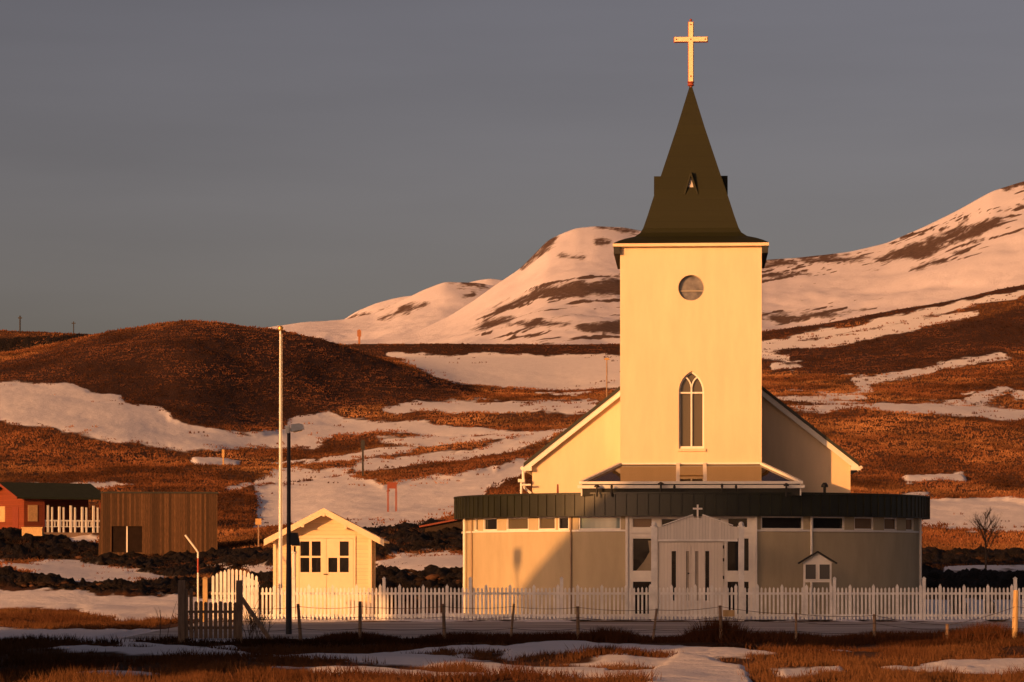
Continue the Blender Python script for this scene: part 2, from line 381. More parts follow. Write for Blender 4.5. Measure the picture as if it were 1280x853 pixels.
def sdf(polys, px, py, lim=25.0):
    out = np.full(px.shape, -lim)
    for P in polys:
        P = np.array(P, float); x0, y0 = P.min(0) - lim; x1, y1 = P.max(0) + lim
        m = (px > x0) & (px < x1) & (py > y0) & (py < y1)
        if not m.any(): continue
        qx = px[m]; qy = py[m]; d = np.full(qx.shape, 1e9); ins = np.zeros(qx.shape, bool)
        for (ax, ay), (bx, by) in zip(P, np.roll(P, -1, 0)):
            ex, ey = bx-ax, by-ay
            t = np.clip(((qx-ax)*ex + (qy-ay)*ey)/(ex*ex+ey*ey+1e-9), 0, 1)
            d = np.minimum(d, (qx-ax-t*ex)**2 + ((qy-ay-t*ey))**2)
            if ey != 0: ins ^= ((ay > qy) != (by > qy)) & (qx < (bx-ax)*(qy-ay)/(by-ay+1e-12)+ax)
        s = np.where(ins, 1, -1)*np.sqrt(d)
        out[m] = np.maximum(out[m], np.clip(s, -lim, lim))
    return out
def screen(X, Y, Z): return 640 + F*X/Y, HY - (Z-EYE)*F/Y
def marks(X, Y):
    Z = ground_z(X, Y, False); px, py = screen(X, Y, Z)
    k = sstep(110, 260, Y)
    wob = k*(5.0*fbm(X/7, Y/16, 201, 5, 0.68)+1.0) + (1-k)*(6.0*fbm(X/1.3, Y/2.6, 205, 4, 0.6))
    sp = fbm(X/16, Y/34, 301, 5, 0.62); zone = sstep(240, 300, Y)*(1-sstep(600, 640, Y))
    hz_ = sdf(HEATH, px, py)
    speck = np.clip((sp-0.56)*42, -25, 9)*zone - 25*(1-zone) - 14*sstep(-4, 4, hz_)*(px < 700)
    return np.maximum(sdf(SNOW, px, py) + wob, speck), sdf(RUB_SHADE, px, py) + wob*0.5, sdf(HEATH, px, py)

def grid_mesh(name, X, Y, Z, mat_, attrs, kind='structure'):
    nr, nc = X.shape
    co = np.stack([X, Y, Z], -1).reshape(-1, 3).astype(np.float32)
    i = np.arange(nr*nc).reshape(nr, nc)
    q = np.stack([i[:-1,:-1], i[:-1,1:], i[1:,1:], i[1:,:-1]], -1).reshape(-1, 4).astype(np.int32)
    me = bpy.data.meshes.new(name); me.vertices.add(len(co)); me.vertices.foreach_set('co', co.ravel())
    me.loops.add(q.size); me.loops.foreach_set('vertex_index', q.ravel())
    me.polygons.add(len(q)); me.polygons.foreach_set('loop_start', np.arange(0, q.size, 4, dtype=np.int32))
    me.polygons.foreach_set('use_smooth', np.ones(len(q), bool))
    me.update(calc_edges=True); me.validate()
    for k, v in attrs.items():
        a = me.attributes.new(k, 'FLOAT', 'POINT'); a.data.foreach_set('value', v.ravel().astype(np.float32))
    me.materials.append(mat_)
    o = bpy.data.objects.new(name, me); col.objects.link(o); o['kind'] = kind
    return o

def land_mat(name, snowc, scale, amp, grassA, grassB, bumpd=0.25, rock=False, fine=1.0, edge=1.0):
    m = bpy.data.materials.new(name); m.use_nodes = True; t = m.node_tree; N = t.nodes; L = t.links; b = N['Principled BSDF']
    b.inputs['Roughness'].default_value = 0.9; b.inputs['Specular IOR Level'].default_value = 0.12
    tc = N.new('ShaderNodeTexCoord')
    def noise(s, d=8, r_=0.62, st=(1,1,1)):
        mp = N.new('ShaderNodeMapping'); mp.inputs['Scale'].default_value = st; L.new(tc.outputs['Object'], mp.inputs[0])
        n = N.new('ShaderNodeTexNoise'); n.inputs['Scale'].default_value = s; n.inputs['Detail'].default_value = d; n.inputs['Roughness'].default_value = r_
        L.new(mp.outputs[0], n.inputs['Vector']); return n.outputs[0]
    def math_(op, a, c=None, v=None):
        k = N.new('ShaderNodeMath'); k.operation = op; L.new(a, k.inputs[0])
        if c is not None: L.new(c, k.inputs[1])
        if v is not None: k.inputs[1].default_value = v
        return k.outputs[0]
    def ramp(a, p0, c0, p1, c1, mid=None):
        r_ = N.new('ShaderNodeValToRGB'); e = r_.color_ramp.elements; e[0].position = p0; e[0].color = (*c0, 1); e[1].position = p1; e[1].color = (*c1, 1)
        if mid: q = e.new(mid[0]); q.color = (*mid[1], 1)
        L.new(a, r_.inputs[0]); return r_.outputs[0]
    def mix(f, a, c):
        k = N.new('ShaderNodeMix'); k.data_type = 'RGBA'; L.new(f, k.inputs[0]); L.new(a, k.inputs[6]); L.new(c, k.inputs[7]); return k.outputs[2]
    def attr(n): a = N.new('ShaderNodeAttribute'); a.attribute_name = n; return a.outputs['Fac']
    def mask(a, nse, am, w):
        s = math_('ADD', a, math_('MULTIPLY', math_('SUBTRACT', nse, v=0.5), v=am))
        mr = N.new('ShaderNodeMapRange'); mr.interpolation_type = 'SMOOTHSTEP'; mr.inputs['From Min'].default_value = -w; mr.inputs['From Max'].default_value = w
        L.new(s, mr.inputs['Value']); return mr.outputs[0]
    nE = noise(scale, 10, 0.68)
    sn = mask(attr('snow'), nE, amp, edge)
    n1 = noise(scale*2.5, 9, 0.7); n2 = noise(scale*20*fine, 6, 0.7)
    veg = ramp(n1, 0.35, grassA, 0.68, grassB)
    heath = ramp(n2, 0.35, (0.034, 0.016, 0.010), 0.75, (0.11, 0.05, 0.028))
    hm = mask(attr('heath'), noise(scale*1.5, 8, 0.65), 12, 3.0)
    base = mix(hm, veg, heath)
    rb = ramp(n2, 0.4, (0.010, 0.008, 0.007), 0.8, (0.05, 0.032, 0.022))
    base = mix(mask(attr('rubble_shade'), nE, 8, 1.5), base, rb)
    snow = ramp(n1, 0.2, tuple(x*0.86 for x in snowc), 0.7, snowc)
    L.new(mix(sn, base, snow), b.inputs['Base Color'])
    # rough heather and grass, soft wind-packed snow
    inv = math_('SUBTRACT', sn, v=1.0); inv = math_('MULTIPLY', inv, v=-1.0)
    h = math_('ADD', math_('MULTIPLY', math_('MULTIPLY', n2, inv), v=1.0), math_('MULTIPLY', math_('MULTIPLY', noise(scale*6, 7, 0.6, (1, 1, 1)), sn), v=0.3))
    h = math_('ADD', h, math_('MULTIPLY', sn, v=0.25))
    bp = N.new('ShaderNodeBump'); bp.inputs['Strength'].default_value = 0.9; bp.inputs['Distance'].default_value = bumpd
    L.new(h, bp.inputs['Height']); L.new(bp.outputs[0], b.inputs['Normal'])
    return m

SNOWC = (0.88, 0.85, 0.90)
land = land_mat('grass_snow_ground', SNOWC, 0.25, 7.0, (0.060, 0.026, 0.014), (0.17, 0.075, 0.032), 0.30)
px = np.concatenate([np.linspace(-1500, -150, 60, endpoint=False), np.arange(-150, 1431, 2.8), np.arange(1436, 1700, 7), np.linspace(1704, 2800, 60)])
Yr = np.concatenate([np.geomspace(20, 125, 190, endpoint=False), np.geomspace(125, 640, 330, endpoint=False), np.linspace(640, 760, 60, endpoint=False), np.linspace(760, 900, 15)])
PX, YY = np.meshgrid(px, Yr); XX = (PX-640)/F*YY
ZZ = ground_z(XX, YY); ZS_ = ground_z(XX, YY, False)
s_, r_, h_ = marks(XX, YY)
ZZ = ZZ + (ZS_-ZZ)*0.55*sstep(-1, 4, s_)*sstep(135, 150, YY)
# drifts stand a little proud of the grass; rubble is lumpy
ZZ = ZZ + 0.10*sstep(-2, 5, s_)*(1-sstep(120, 300, YY))*(1-((YY > 74) & (YY < 99) & (XX > -11)))
ZZ = ZZ + sstep(-3, 3, r_)*(0.6*fbm(XX/1.3, YY/1.8, 77, 5, 0.7)+0.12)*sstep(100, 112, YY)*(1-sstep(-3, 0, s_))
flatroad = ((YY > 74.5) & (YY < 98.5) & (XX > -11))
ZZ = np.where(flatroad, np.minimum(ZZ, 0.0), ZZ)
ground = grid_mesh('ground', XX, YY, ZZ, land, {'snow': s_, 'rubble_shade': r_, 'heath': h_})
# the plain around and behind the camera
g2 = MB(); S = 1500
g2.add([(-S,-S,-0.12),(S,-S,-0.12),(S,130,-0.12),(-S,130,-0.12)], [(0,1,2,3)])
tag(g2.build('plain', mat('dry_grass_plain', (0.16, 0.085, 0.04), 0.95, 0.45, 0.3)), kind='structure')

# road between the wire fence and the picket fence
roadm = mat('worn_icy_asphalt', (0.52, 0.48, 0.48), 0.8, 0.3, 0.35, bump=0.5, bscale=3.0, stretch=(0.35, 1.6, 1), dirt=(0.18, 0.155, 0.145))
rm = MB()
xs = np.arange(-10.6, 60, 0.8)
for a, b in zip(xs[:-1], xs[1:]):
    def yf(x): return 77.2 + 0.45*math.sin(x*0.5) + 0.25*math.sin(x*1.7)
    rm.add([(a, yf(a), 0.02), (b, yf(b), 0.02), (b, 98.2, 0.02), (a, 98.2, 0.02)], [(0,1,2,3)])
tag(rm.build('road', roadm), kind='structure')

# ------------------------------------------------------------------ far mountains
def ridge(name, crest, Y0, Y1, foot, rocks, shape=1.3, seed=1, amp=20.0, material=None, px0=None, px1=None, streaks=None):
    cx = [c[0] for c in crest]; cy = [c[1] for c in crest]
    px = np.arange(px0 or cx[0], (px1 or cx[-1])+1, 2.6)
    n = 150; v = np.concatenate([np.linspace(0, 1, n), np.linspace(1, 1.25, 14)[1:]])
    PX, V = np.meshgrid(px, v)
    full = np.arange(px[0]-200, px[-1]+201, 2.6); cf = np.interp(full, cx, cy)
    def sm(w): kk = np.hanning(int(w/2.6)*2+3); return np.convolve(np.pad(cf, len(kk)//2, mode='edge'), kk/kk.sum(), 'valid')[:len(full)]
    c_lo, c_hi = np.interp(PX, full, sm(70)), np.interp(PX, full, sm(9))
    wl_ = sstep(0.55, 0.95, V); cr = c_lo*(1-wl_)+c_hi*wl_; ft = np.interp(PX, [c[0] for c in foot], [c[1] for c in foot])
    YY = Y0 + (Y1-Y0)*V
    t = np.clip(V, 0, 1); prof = t**shape*(1-0.18*t) / (1-0.18) ; prof = prof*(1) - np.clip(V-1, 0, 1)*2.2
    py = ft + (cr-ft)*prof
    XX = (PX-640)/F*YY; ZZ = EYE + (HY-py)/F*YY
    env = np.clip(np.sin(np.clip(t, 0, 1)*math.pi), 0, 1)**0.7
    ZZ = ZZ + env*amp*(fbm(XX/420+0.35*V, YY/900, seed, 4, 0.5)) + env*amp*0.35*fbm(XX/70, YY/160, seed+9, 4, 0.6)
    ZZ = ZZ + 1.5*fbm(XX/60, YY/60, seed+30, 3)*(t > 0.9)
    Q = HY - (ZZ-EYE)*F/YY
    rk = sdf(rocks, PX, Q) + 8.0*fbm(XX/16, YY/50, seed+50, 6, 0.75)*np.clip(1+sdf(rocks, PX, Q)/22, 0.2, 1)
    if streaks:
        reg = sdf(streaks, PX, Q); sl = np.where(PX > 930, 0.32, 0.12)
        st = 0.8*fbm(XX/60, (ZZ-sl*XX)/5.0, seed+70, 5, 0.65) + 0.8*fbm(XX/16, (ZZ-sl*XX)/2.2, seed+80, 3, 0.65)
        rk = np.maximum(rk, np.clip((st-0.30)*45, -25, 12) - np.clip(-reg*1.5, 0, 40))
    return grid_mesh(name, XX, YY, ZZ, material or far, {'snow': -rk, 'rubble_shade': np.full(rk.shape, -25.), 'heath': np.full(rk.shape, -25.)})
far = land_mat('far_snow_and_rock', (0.84, 0.80, 0.90), 0.10, 16.0, (0.12, 0.078, 0.066), (0.24, 0.16, 0.135), 3.0, fine=1.0, edge=3.2)
ROCKA = [
 [(611,390),(628,379),(664,364),(718,354),(790,346),(790,368),(735,368),(685,369),(646,379),(620,392)],
 [(592,415),(606,399),(642,398),(640,405)],[(721,407),(790,398),(790,415),(730,415)],[(645,404),(690,400),(715,406),(660,410)],
 [(661,316),(676,303),(697,297),(684,310),(666,322)],[(650,332),(662,322),(664,326),(652,336)],
 [(735,281),(786,285),(860,284),(860,292),(764,290),(740,285)],[(698,319),(728,317),(728,321),(702,322)],[(744,299),(762,302),(760,306),(745,303)],
 [(565,370),(600,350),(604,352),(580,368)],
 [(1088,326),(1127,309),(1183,289),(1208,274),(1190,293),(1150,309),(1100,326)],
 [(1110,326),(1149,307),(1183,293),(1240,272),(1262,267),(1234,291),(1183,306),(1149,325),(1128,324)],
 [(1215,302),(1238,292),(1236,297),(1218,306)],[(1190,313),(1212,309),(1208,313),(1192,316)],
 [(1254,236),(1290,222),(1290,228),(1258,240)],
 [(940,330),(1010,325),(1076,322),(1090,324),(1010,330),(940,334)],[(940,345),(1000,340),(1012,342),(950,349)],
 [(940,394),(1042,391),(1080,388),(1030,397),(986,403),(940,404)],[(960,322),(1050,316),(1060,318),(960,326)],
 [(1140,336),(1180,325),(1182,328),(1146,340)],
]
CRA = [(330,430),(440,427),(480,425),(520,415),(560,397),(590,378),(620,356),(650,336),(665,321),(685,301),(700,294),(720,286),(745,283),(780,285),(860,300),(953,326),(1000,322),(1060,315),(1110,303),(1150,286),(1200,262),(1240,240),(1280,227),(1400,195),(1700,150)]
ridge('mountain', CRA, 1500, 2800, [(300,470),(950,470),(1280,440),(1700,440)], ROCKA, 1.15, 5, 16, streaks=[[(1060,330),(1130,300),(1200,270),(1280,255),(1280,285),(1240,305),(1150,335)],[(610,395),(680,355),(790,340),(790,375),(700,385)],[(600,405),(700,395),(790,385),(790,425),(700,425),(600,418)],[(930,325),(1060,310),(1100,325),(1020,350),(930,355)],[(930,385),(1100,380),(1060,400),(930,412)],[(1230,235),(1300,215),(1300,240),(1240,248)]])
CRB = [(150,440),(300,415),(345,408),(380,403),(430,400),(470,392),(500,377),(530,363),(556,353),(600,354),(625,359),(680,365),(800,360)]
ridge('snowy_foothill', CRB, 3300, 4300, [(150,460),(800,450)], [[(473,399),(502,384),(541,379),(520,388),(490,396)],[(556,352),(610,354),(612,358),(580,358)],[(575,372),(592,366),(590,372)]], 1.1, 15, 14)
CRC = [(380,420),(430,400),(445,390),(470,379),(505,371),(540,368),(560,362),(590,352),(612,348),(640,352),(700,380)]
ridge('distant_peak', CRC, 5300, 6000, [(380,450),(700,450)], [[(430,402),(520,374),(515,380),(440,404)]], 1.1, 25, 14)

# ------------------------------------------------------------------ church (local frame: y=0 is the tower front, -y towards the camera)
CX, CY = (863.5-640)/F*106, 106.0
ROT = -math.atan((863.5-640)/F)
church = empty('church', (CX, CY, 0), ROT, 'cream church with square tower, dark spire topped by a cross, and curved flat-roofed annex', 'church')
def lx(px, ly): return (px-863.5)*(106+ly)/F
def lz(py, ly): return EYE + (HY-py)*(106+ly)/F
TH = 2.6; TZ = lz(308, 0)

def arch(px0, px1, ysp, yap, ybot, ly=0, n=9):
    x0, x1 = lx(px0, ly), lx(px1, ly); c = (x0+x1)/2; zs, za, zb = lz(ysp, ly), lz(yap, ly), lz(ybot, ly)
    w = (x1-x0)/2; hgt = za-zs; r_ = (w*w+hgt*hgt)/(2*w)
    pts = [(x0, zb), (x1, zb), (x1, zs)]
    cxr = x1-r_; a1 = math.asin(hgt/r_)
    for i in range(1, n+1):
        a = a1*i/n; pts.append((cxr + r_*math.cos(a), zs + r_*math.sin(a)))
    cxl = x0+r_
    for i in range(n-1, -1, -1):
        a = a1*i/n; pts.append((cxl - r_*math.cos(a), zs + r_*math.sin(a)))
    return pts
def circ(c, z, r_, n=36): return [(c+r_*math.cos(2*math.pi*k/n), z+r_*math.sin(2*math.pi*k/n)) for k in range(n)]
def offset_poly(P, s):
    cx = sum(p[0] for p in P)/len(P); cz = sum(p[1] for p in P)/len(P)
    out = []
    n = len(P)
    for i in range(n):
        a = Vector(P[i-1]); b = Vector(P[i]); c = Vector(P[(i+1) % n])
        d1 = (b-a).normalized(); d2 = (c-b).normalized()
        n1 = Vector((d1.y, -d1.x)); n2 = Vector((d2.y, -d2.x)); m = (n1+n2); m = m/max(m.length, 1e-6)
        k = 1/max(0.5, m.dot(n1)); out.append((b.x - m.x*s*k, b.y - m.y*s*k))
    return out
def ring(mb, P, s, y0, y1):   # frame following an outline
    Q = offset_poly(P, s); n = len(P)
    vs = [(x, y0, z) for x, z in P]+[(x, y0, z) for x, z in Q]+[(x, y1, z) for x, z in P]+[(x, y1, z) for x, z in Q]
    fs = []
    for i in range(n):
        j = (i+1) % n
        fs += [(i, j, j+n, i+n), (i+2*n, i+3*n, j+3*n, j+2*n), (i, i+2*n, j+2*n, j), (i+n, j+n, j+3*n, i+3*n)]
    return mb.add(vs, fs)

AW = arch(848.5, 880.0, 490, 464, 561); RWC = (lx(864, 0), lz(360, 0)); RW = circ(RWC[0], RWC[1], 0.475)
t = MB()
t.holes([(-TH, 0), (TH, 0), (TH, TZ), (-TH, TZ)], [AW, RW], 0, 0.26)
t.add([(-TH,0,0),(-TH,5.2,0),(-TH,5.2,TZ),(-TH,0,TZ)], [(0,1,2,3)]).add([(TH,0,0),(TH,5.2,0),(TH,5.2,TZ),(TH,0,TZ)], [(0,1,2,3)])
t.add([(-TH,5.2,0),(TH,5.2,0),(TH,5.2,TZ),(-TH,5.2,TZ)], [(0,1,2,3)])
tower = t.build('tower', M['plaster'], church)
# round window
f = ring(MB(), RW, 0.03, 0.12, 0.19); f.box(RWC[0]-0.44, RWC[0]+0.44, 0.13, 0.18, RWC[1]-0.13, RWC[1]-0.08)
w = f.build('round_window', mat('grey_window_frame', (0.30, 0.27, 0.23), 0.6), church)
MB().add([(x, 0.20, z) for x, z in RW], [tuple(range(len(RW)))]).build('pane', mat('round_window_glass', (0.155, 0.145, 0.14), 0.15, 0.5, 3.0, spec=0.6), w)  # mottled pane colour stands in for reflections
# pointed window
f = ring(MB(), AW, 0.055, 0.10, 0.18)
cxw = (AW[0][0]+AW[1][0])/2; zb = AW[0][1]; ztr = lz(491, 0)
f.box(cxw-0.03, cxw+0.03, 0.11, 0.17, zb, ztr+0.16)
f.box(AW[0][0]+0.02, AW[1][0]-0.02, 0.105, 0.165, ztr-0.03, ztr+0.03)
f.box(AW[0][0]+0.02, AW[1][0]-0.02, 0.105, 0.175, zb, zb+0.09)
for sgn in (-1, 1):
    pts = [(cxw + sgn*0.32*(1-math.cos(a)), 0.14, ztr+0.10+0.50*math.sin(a)) for a in [0.1*i for i in range(0, 13)]]
    for p, q in zip(pts[:-1], pts[1:]): f.bar(p, q, 0.05, 0.05, up=(0, 1, 0))
w = f.build('arched_window', M['trim'], church)
MB().add([(x, 0.21, z) for x, z in AW], [tuple(range(len(AW)))]).build('pane', glass('arched_window_glass', (0.10, 0.085, 0.06), 0.12), w)
MB().box(AW[0][0]-0.06, AW[1][0]+0.06, -0.08, 0.09, zb-0.10, zb-0.003).build('sill', M['plaster'], w)
# cornice and side gutters
c = MB(); e = 2.86; c.box(-e, e, -0.27, 5.47, TZ-0.02, lz(304, -0.27)); c.build('cornice', M['plaster'], church)
c = MB()
for s in (-1, 1): MB().box(s*(TH+0.003), s*(e-0.03), -0.22, 5.42, TZ-0.28, TZ-0.023).build('soffit', M['roofing'], church)
# spire
prof = [(303.5,97),(300.5,90),(298,82),(295.5,70),(291,63),(285,59.5),(270,54.2),(246,46.5),(217,36.5),(160,17.5),(107,1.2)]
vs = []; fs = []
P3 = []
for py, hw in prof:
    h = hw*108.6/(F+hw); z = lz(py, TH-h); P3.append((h, z))
    vs += [(-h, TH-h, z), (h, TH-h, z), (h, TH+h, z), (-h, TH+h, z)]
for i in range(len(prof)-1):
    for k in range(4): fs.append((i*4+k, i*4+(k+1) % 4, (i+1)*4+(k+1) % 4, (i+1)*4+k))
fs.append((0,3,2,1)); k = (len(prof)-1)*4; fs.append((k, k+1, k+2, k+3))
spire = MB().add(vs, fs).build('spire', M['spire'], church)
def spire_h(z):
    return float(np.interp(z, [p[1] for p in P3], [p[0] for p in P3]))
for k in range(4):   # four small pointed dormers
    zt, zb_ = lz(214, 1.2), lz(243, 1.2); out = spire_h(zb_)+0.03; hw = 0.28
    d = MB(); a = Vector((0, -out, zt))
    L0 = Vector((-hw, -out, zb_)); R0 = Vector((hw, -out, zb_))
    back = -spire_h(zt)+0.15
    th = 0.07
    for s_x in (-1, 1):
        d.add([(s_x*hw, -out, zb_), (s_x*(hw-th), -out, zb_), (0, -out, zt-0.17), (0, -out, zt),
               (s_x*hw, back, zb_), (s_x*(hw-th), back, zb_), (0, back, zt-0.17), (0, back, zt)],
              [(0,1,2,3), (4,7,6,5), (0,3,7,4), (1,5,6,2), (0,4,5,1), (3,2,6,7)])
    o = d.build('dormer', M['spire'], spire); o.location = (0, TH, 0); o.rotation_euler = (0, 0, k*math.pi/2)
    q = MB().add([(-0.17, -out+0.12, zb_+0.02), (0.17, -out+0.12, zb_+0.02), (0, -out+0.12, zt-0.2)], [(0,1,2)]).build('dormer_pane', mat('pale_louvre', (0.5, 0.47, 0.45), 0.5), spire)
    q.location = (0, TH, 0); q.rotation_euler = (0, 0, k*math.pi/2)
# cross
zc0, zc1 = lz(103, TH), lz(28, TH); sc = 108.6/F
ya = lz(49.5, TH)
c = MB().box(-0.085, 0.085, TH-0.05, TH+0.05, zc0, zc1); c.box(-20.5*sc, -0.087, TH-0.048, TH+0.048, ya-0.085, ya+0.085); c.box(0.087, 20.5*sc, TH-0.048, TH+0.048, ya-0.085, ya+0.085)
cross = c.build('cross', M['cross'], church)
c = MB().box(-0.11, 0.11, TH+0.053, TH+0.10, zc0+0.02, zc1+0.03); c.box(-20.5*sc-0.03, -0.113, TH+0.053, TH+0.10, ya-0.11, ya+0.11); c.box(0.113, 20.5*sc+0.03, TH+0.053, TH+0.10, ya-0.11, ya+0.11); c.build('cross_backing', M['crossred'], cross)
c = MB()
for (x, z) in ((-18*sc, ya), (18*sc, ya), (0, zc1-0.1), (0, zc0+0.22), (0, ya)): MB().lathe([(0.0, -0.028), (0.025, -0.015), (0.028, 0), (0.025, 0.015), (0, 0.028)], (x, TH-0.055, z), 8).build('rivet', M['crossred'], cross)
MB().lathe([(0.05, 0), (0.05, -0.28), (0.16, -0.30), (0.16, -0.24), (0.10, -0.20), (0.12, -0.12), (0.10, -0.05), (0.14, -0.02), (0.14, 0.0)][::-1] and [(0.05, -0.35), (0.06, -0.16), (0.13, -0.13), (0.10, -0.05), (0.14, 0.01)], (0, TH, zc0), 12).build('finial_base', M['crossred'], cross)
MB().lathe([(0.02, 0), (0.05, 0.03), (0.05, 0.07), (0.0, 0.11)], (0, TH, zc1+0.03), 10).build('top_ball', M['crossred'], cross)

# nave
NY = 4.0; nx = lx(1062, NY); eave_z = lz(580, NY)
def roofz(x): return lz(484, NY-0.2) - (abs(x)-lx(953, NY))*0.79
n = MB(); zr = roofz(0)
wz = roofz(nx)-0.16
n.prism([(-nx, 0), (nx, 0), (nx, wz), (0, zr-0.16), (-nx, wz)], NY, NY+22)
n.build('nave', M['plaster'], church)
ex = lx(1073, NY-0.3)
rf = MB()
for s in (-1, 1):
    a = (0, zr); b = (s*ex, roofz(ex)); th = 0.14
    rf.prism([a, b, (b[0], b[1]-th), (0, zr-th)], NY-0.30, NY+22.3)
rf.build('nave_roof', M['fascia'], church)
bb = MB()
for s in (-1, 1):
    b = s*(ex-0.03)
    bb.prism([(0, zr-0.145), (b, roofz(b)-0.145), (b, roofz(b)-0.38), (0, zr-0.38)], NY-0.26, NY-0.20)
    bb.box(s*(nx+0.003), s*(ex+0.05), NY-0.30, NY+0.0, roofz(ex)-0.30, roofz(ex)-0.16)
bb.build('bargeboard', M['trim'], church)
for s in (-1, 1):
    g = MB().tube([(s*(ex+0.06), NY-0.25, roofz(ex)-0.2), (s*(ex+0.06), NY+22, roofz(ex)-0.2)], 0.07, 8).build('gutter', M['trim'], church)
dp = MB().tube([(-ex-0.02, NY-0.1, roofz(ex)-0.25), (-ex-0.02, NY-0.1, roofz(ex)-0.55), (-ex+0.04, NY-0.1, roofz(ex)-0.95), (-nx-0.06, NY-0.1, roofz(ex)-1.15), (-nx-0.06, NY-0.1, 4.4)], 0.055, 8)
dp.tube([(lx(652, 4), NY-0.4, 4.3), (lx(652, 4), NY-0.4, lz(602, 4))], 0.045, 8); dp.tube([(lx(652, 4), NY-0.4, 5.0), (lx(664, 4), NY-0.4, 5.0)], 0.04, 8)
dp.box(lx(648, 4), lx(656, 4), NY-0.5, NY-0.3, lz(603, 4), lz(599, 4))
dp.build('downpipe', M['trim'], church)

# annex: a flat roofed drum
AC = (0, 6.2); RF = 9.19; RWL = 8.88; ZT = 4.51; ZB = 3.74
def theta(px, rad):
    a = 0.0
    for _ in range(30):
        Yd = 106 + AC[1] - rad*math.cos(a); a = math.asin(max(-1, min(1, (px-863.5)*Yd/F/rad)))
    return math.degrees(a)
fa = MB().arc(RF-0.06, RF, -118, 118, ZB, ZT, AC, 1.25)
fa.arc(RF-0.05, RF+0.05, -118, 118, ZT+0.002, ZT+0.06, AC, 1.25)
fa.arc(RF-0.05, RF+0.035, -118, 118, ZB-0.03, ZB-0.002, AC, 1.25)
k = -118.0
while k < 118:
    fa.arc(RF+0.001, RF+0.035, k-0.10, k+0.10, ZB+0.002, ZT-0.004, AC, 1); k += 2.52
fa.build('fascia', M['fascia'], church)
pts = [(AC[0]+(RF-0.07)*math.sin(R(a)), AC[1]-(RF-0.07)*math.cos(R(a))) for a in range(-118, 119, 3)]
ar = MB().prism_z(pts, ZB+0.01, ZT-0.08).build('annex_roof', M['roofing'], church)
ZS = 3.16   # top of solid wall
aL, aR = theta(785, RWL), theta(943, RWL)
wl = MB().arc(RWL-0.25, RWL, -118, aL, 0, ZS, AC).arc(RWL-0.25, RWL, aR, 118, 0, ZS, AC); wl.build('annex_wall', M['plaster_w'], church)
cap = MB().arc(RWL-0.2, RWL+0.05, -118, aL, ZS+0.002, ZS+0.07, AC).arc(RWL-0.2, RWL+0.05, aR, 118, ZS+0.002, ZS+0.07, AC); cap.build('sill_band', M['trim'], church)
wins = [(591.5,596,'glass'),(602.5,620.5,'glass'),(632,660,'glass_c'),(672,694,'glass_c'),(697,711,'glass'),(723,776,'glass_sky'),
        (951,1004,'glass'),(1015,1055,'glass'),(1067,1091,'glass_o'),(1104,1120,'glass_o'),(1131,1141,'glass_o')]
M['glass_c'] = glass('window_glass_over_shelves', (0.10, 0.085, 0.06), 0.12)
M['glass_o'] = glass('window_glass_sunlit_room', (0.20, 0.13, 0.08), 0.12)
edge = -118.0; seg = MB(); Z0, Z1 = ZS+0.073, ZB-0.033
for p0, p1, g in wins:
    a0, a1 = theta(p0, RWL), theta(p1, RWL)
    if p0 == 951:
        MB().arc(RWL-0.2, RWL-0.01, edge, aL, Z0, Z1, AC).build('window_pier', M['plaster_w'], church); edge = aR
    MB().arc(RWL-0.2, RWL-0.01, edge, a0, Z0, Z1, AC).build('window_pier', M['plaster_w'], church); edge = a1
    fr = MB(); t_ = 0.22 if a1-a0 < 3 else 0.3
    fr.arc(RWL-0.10, RWL-0.03, a0, a0+t_, Z0, Z1, AC).arc(RWL-0.10, RWL-0.03, a1-t_, a1, Z0, Z1, AC)
    fr.arc(RWL-0.10, RWL-0.03, a0+t_, a1-t_, Z0, Z0+0.05, AC).arc(RWL-0.10, RWL-0.03, a0+t_, a1-t_, Z1-0.05, Z1, AC)
    fo = fr.build('ribbon_window', M['trim'], church)
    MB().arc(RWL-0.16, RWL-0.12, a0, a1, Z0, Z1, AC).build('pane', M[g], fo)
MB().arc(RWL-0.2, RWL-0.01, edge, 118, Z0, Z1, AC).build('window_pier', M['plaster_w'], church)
bd = mat('brown_downpipe', (0.33, 0.24, 0.16), 0.6)
for p, r_ in ((713.5, 0.035), (589, 0.03)):
    a = R(theta(p, RWL+0.04)); x, y = (RWL+0.05)*math.sin(a), AC[1]-(RWL+0.05)*math.cos(a); MB().tube([(x, y, 0), (x, y, ZB)], r_, 8).build('downpipe', bd, church)
dpm = MB(); a = R(theta(1013.5, RWL+0.04)); x, y = (RWL+0.05)*math.sin(a), AC[1]-(RWL+0.05)*math.cos(a); dpm.tube([(x, y, 0), (x, y, ZB)], 0.045, 8)
dpm.build('downpipe', M['trim'], church)
for p in (579.5, 1148.5):
    a = R(theta(p, RWL+0.12)); x, y = (RWL+0.12)*math.sin(a), AC[1]-(RWL+0.12)*math.cos(a)
    MB().tube([(x, y, 0), (x, y, ZB-0.03)], 0.05, 10).build('canopy_column', M['trim'], church)
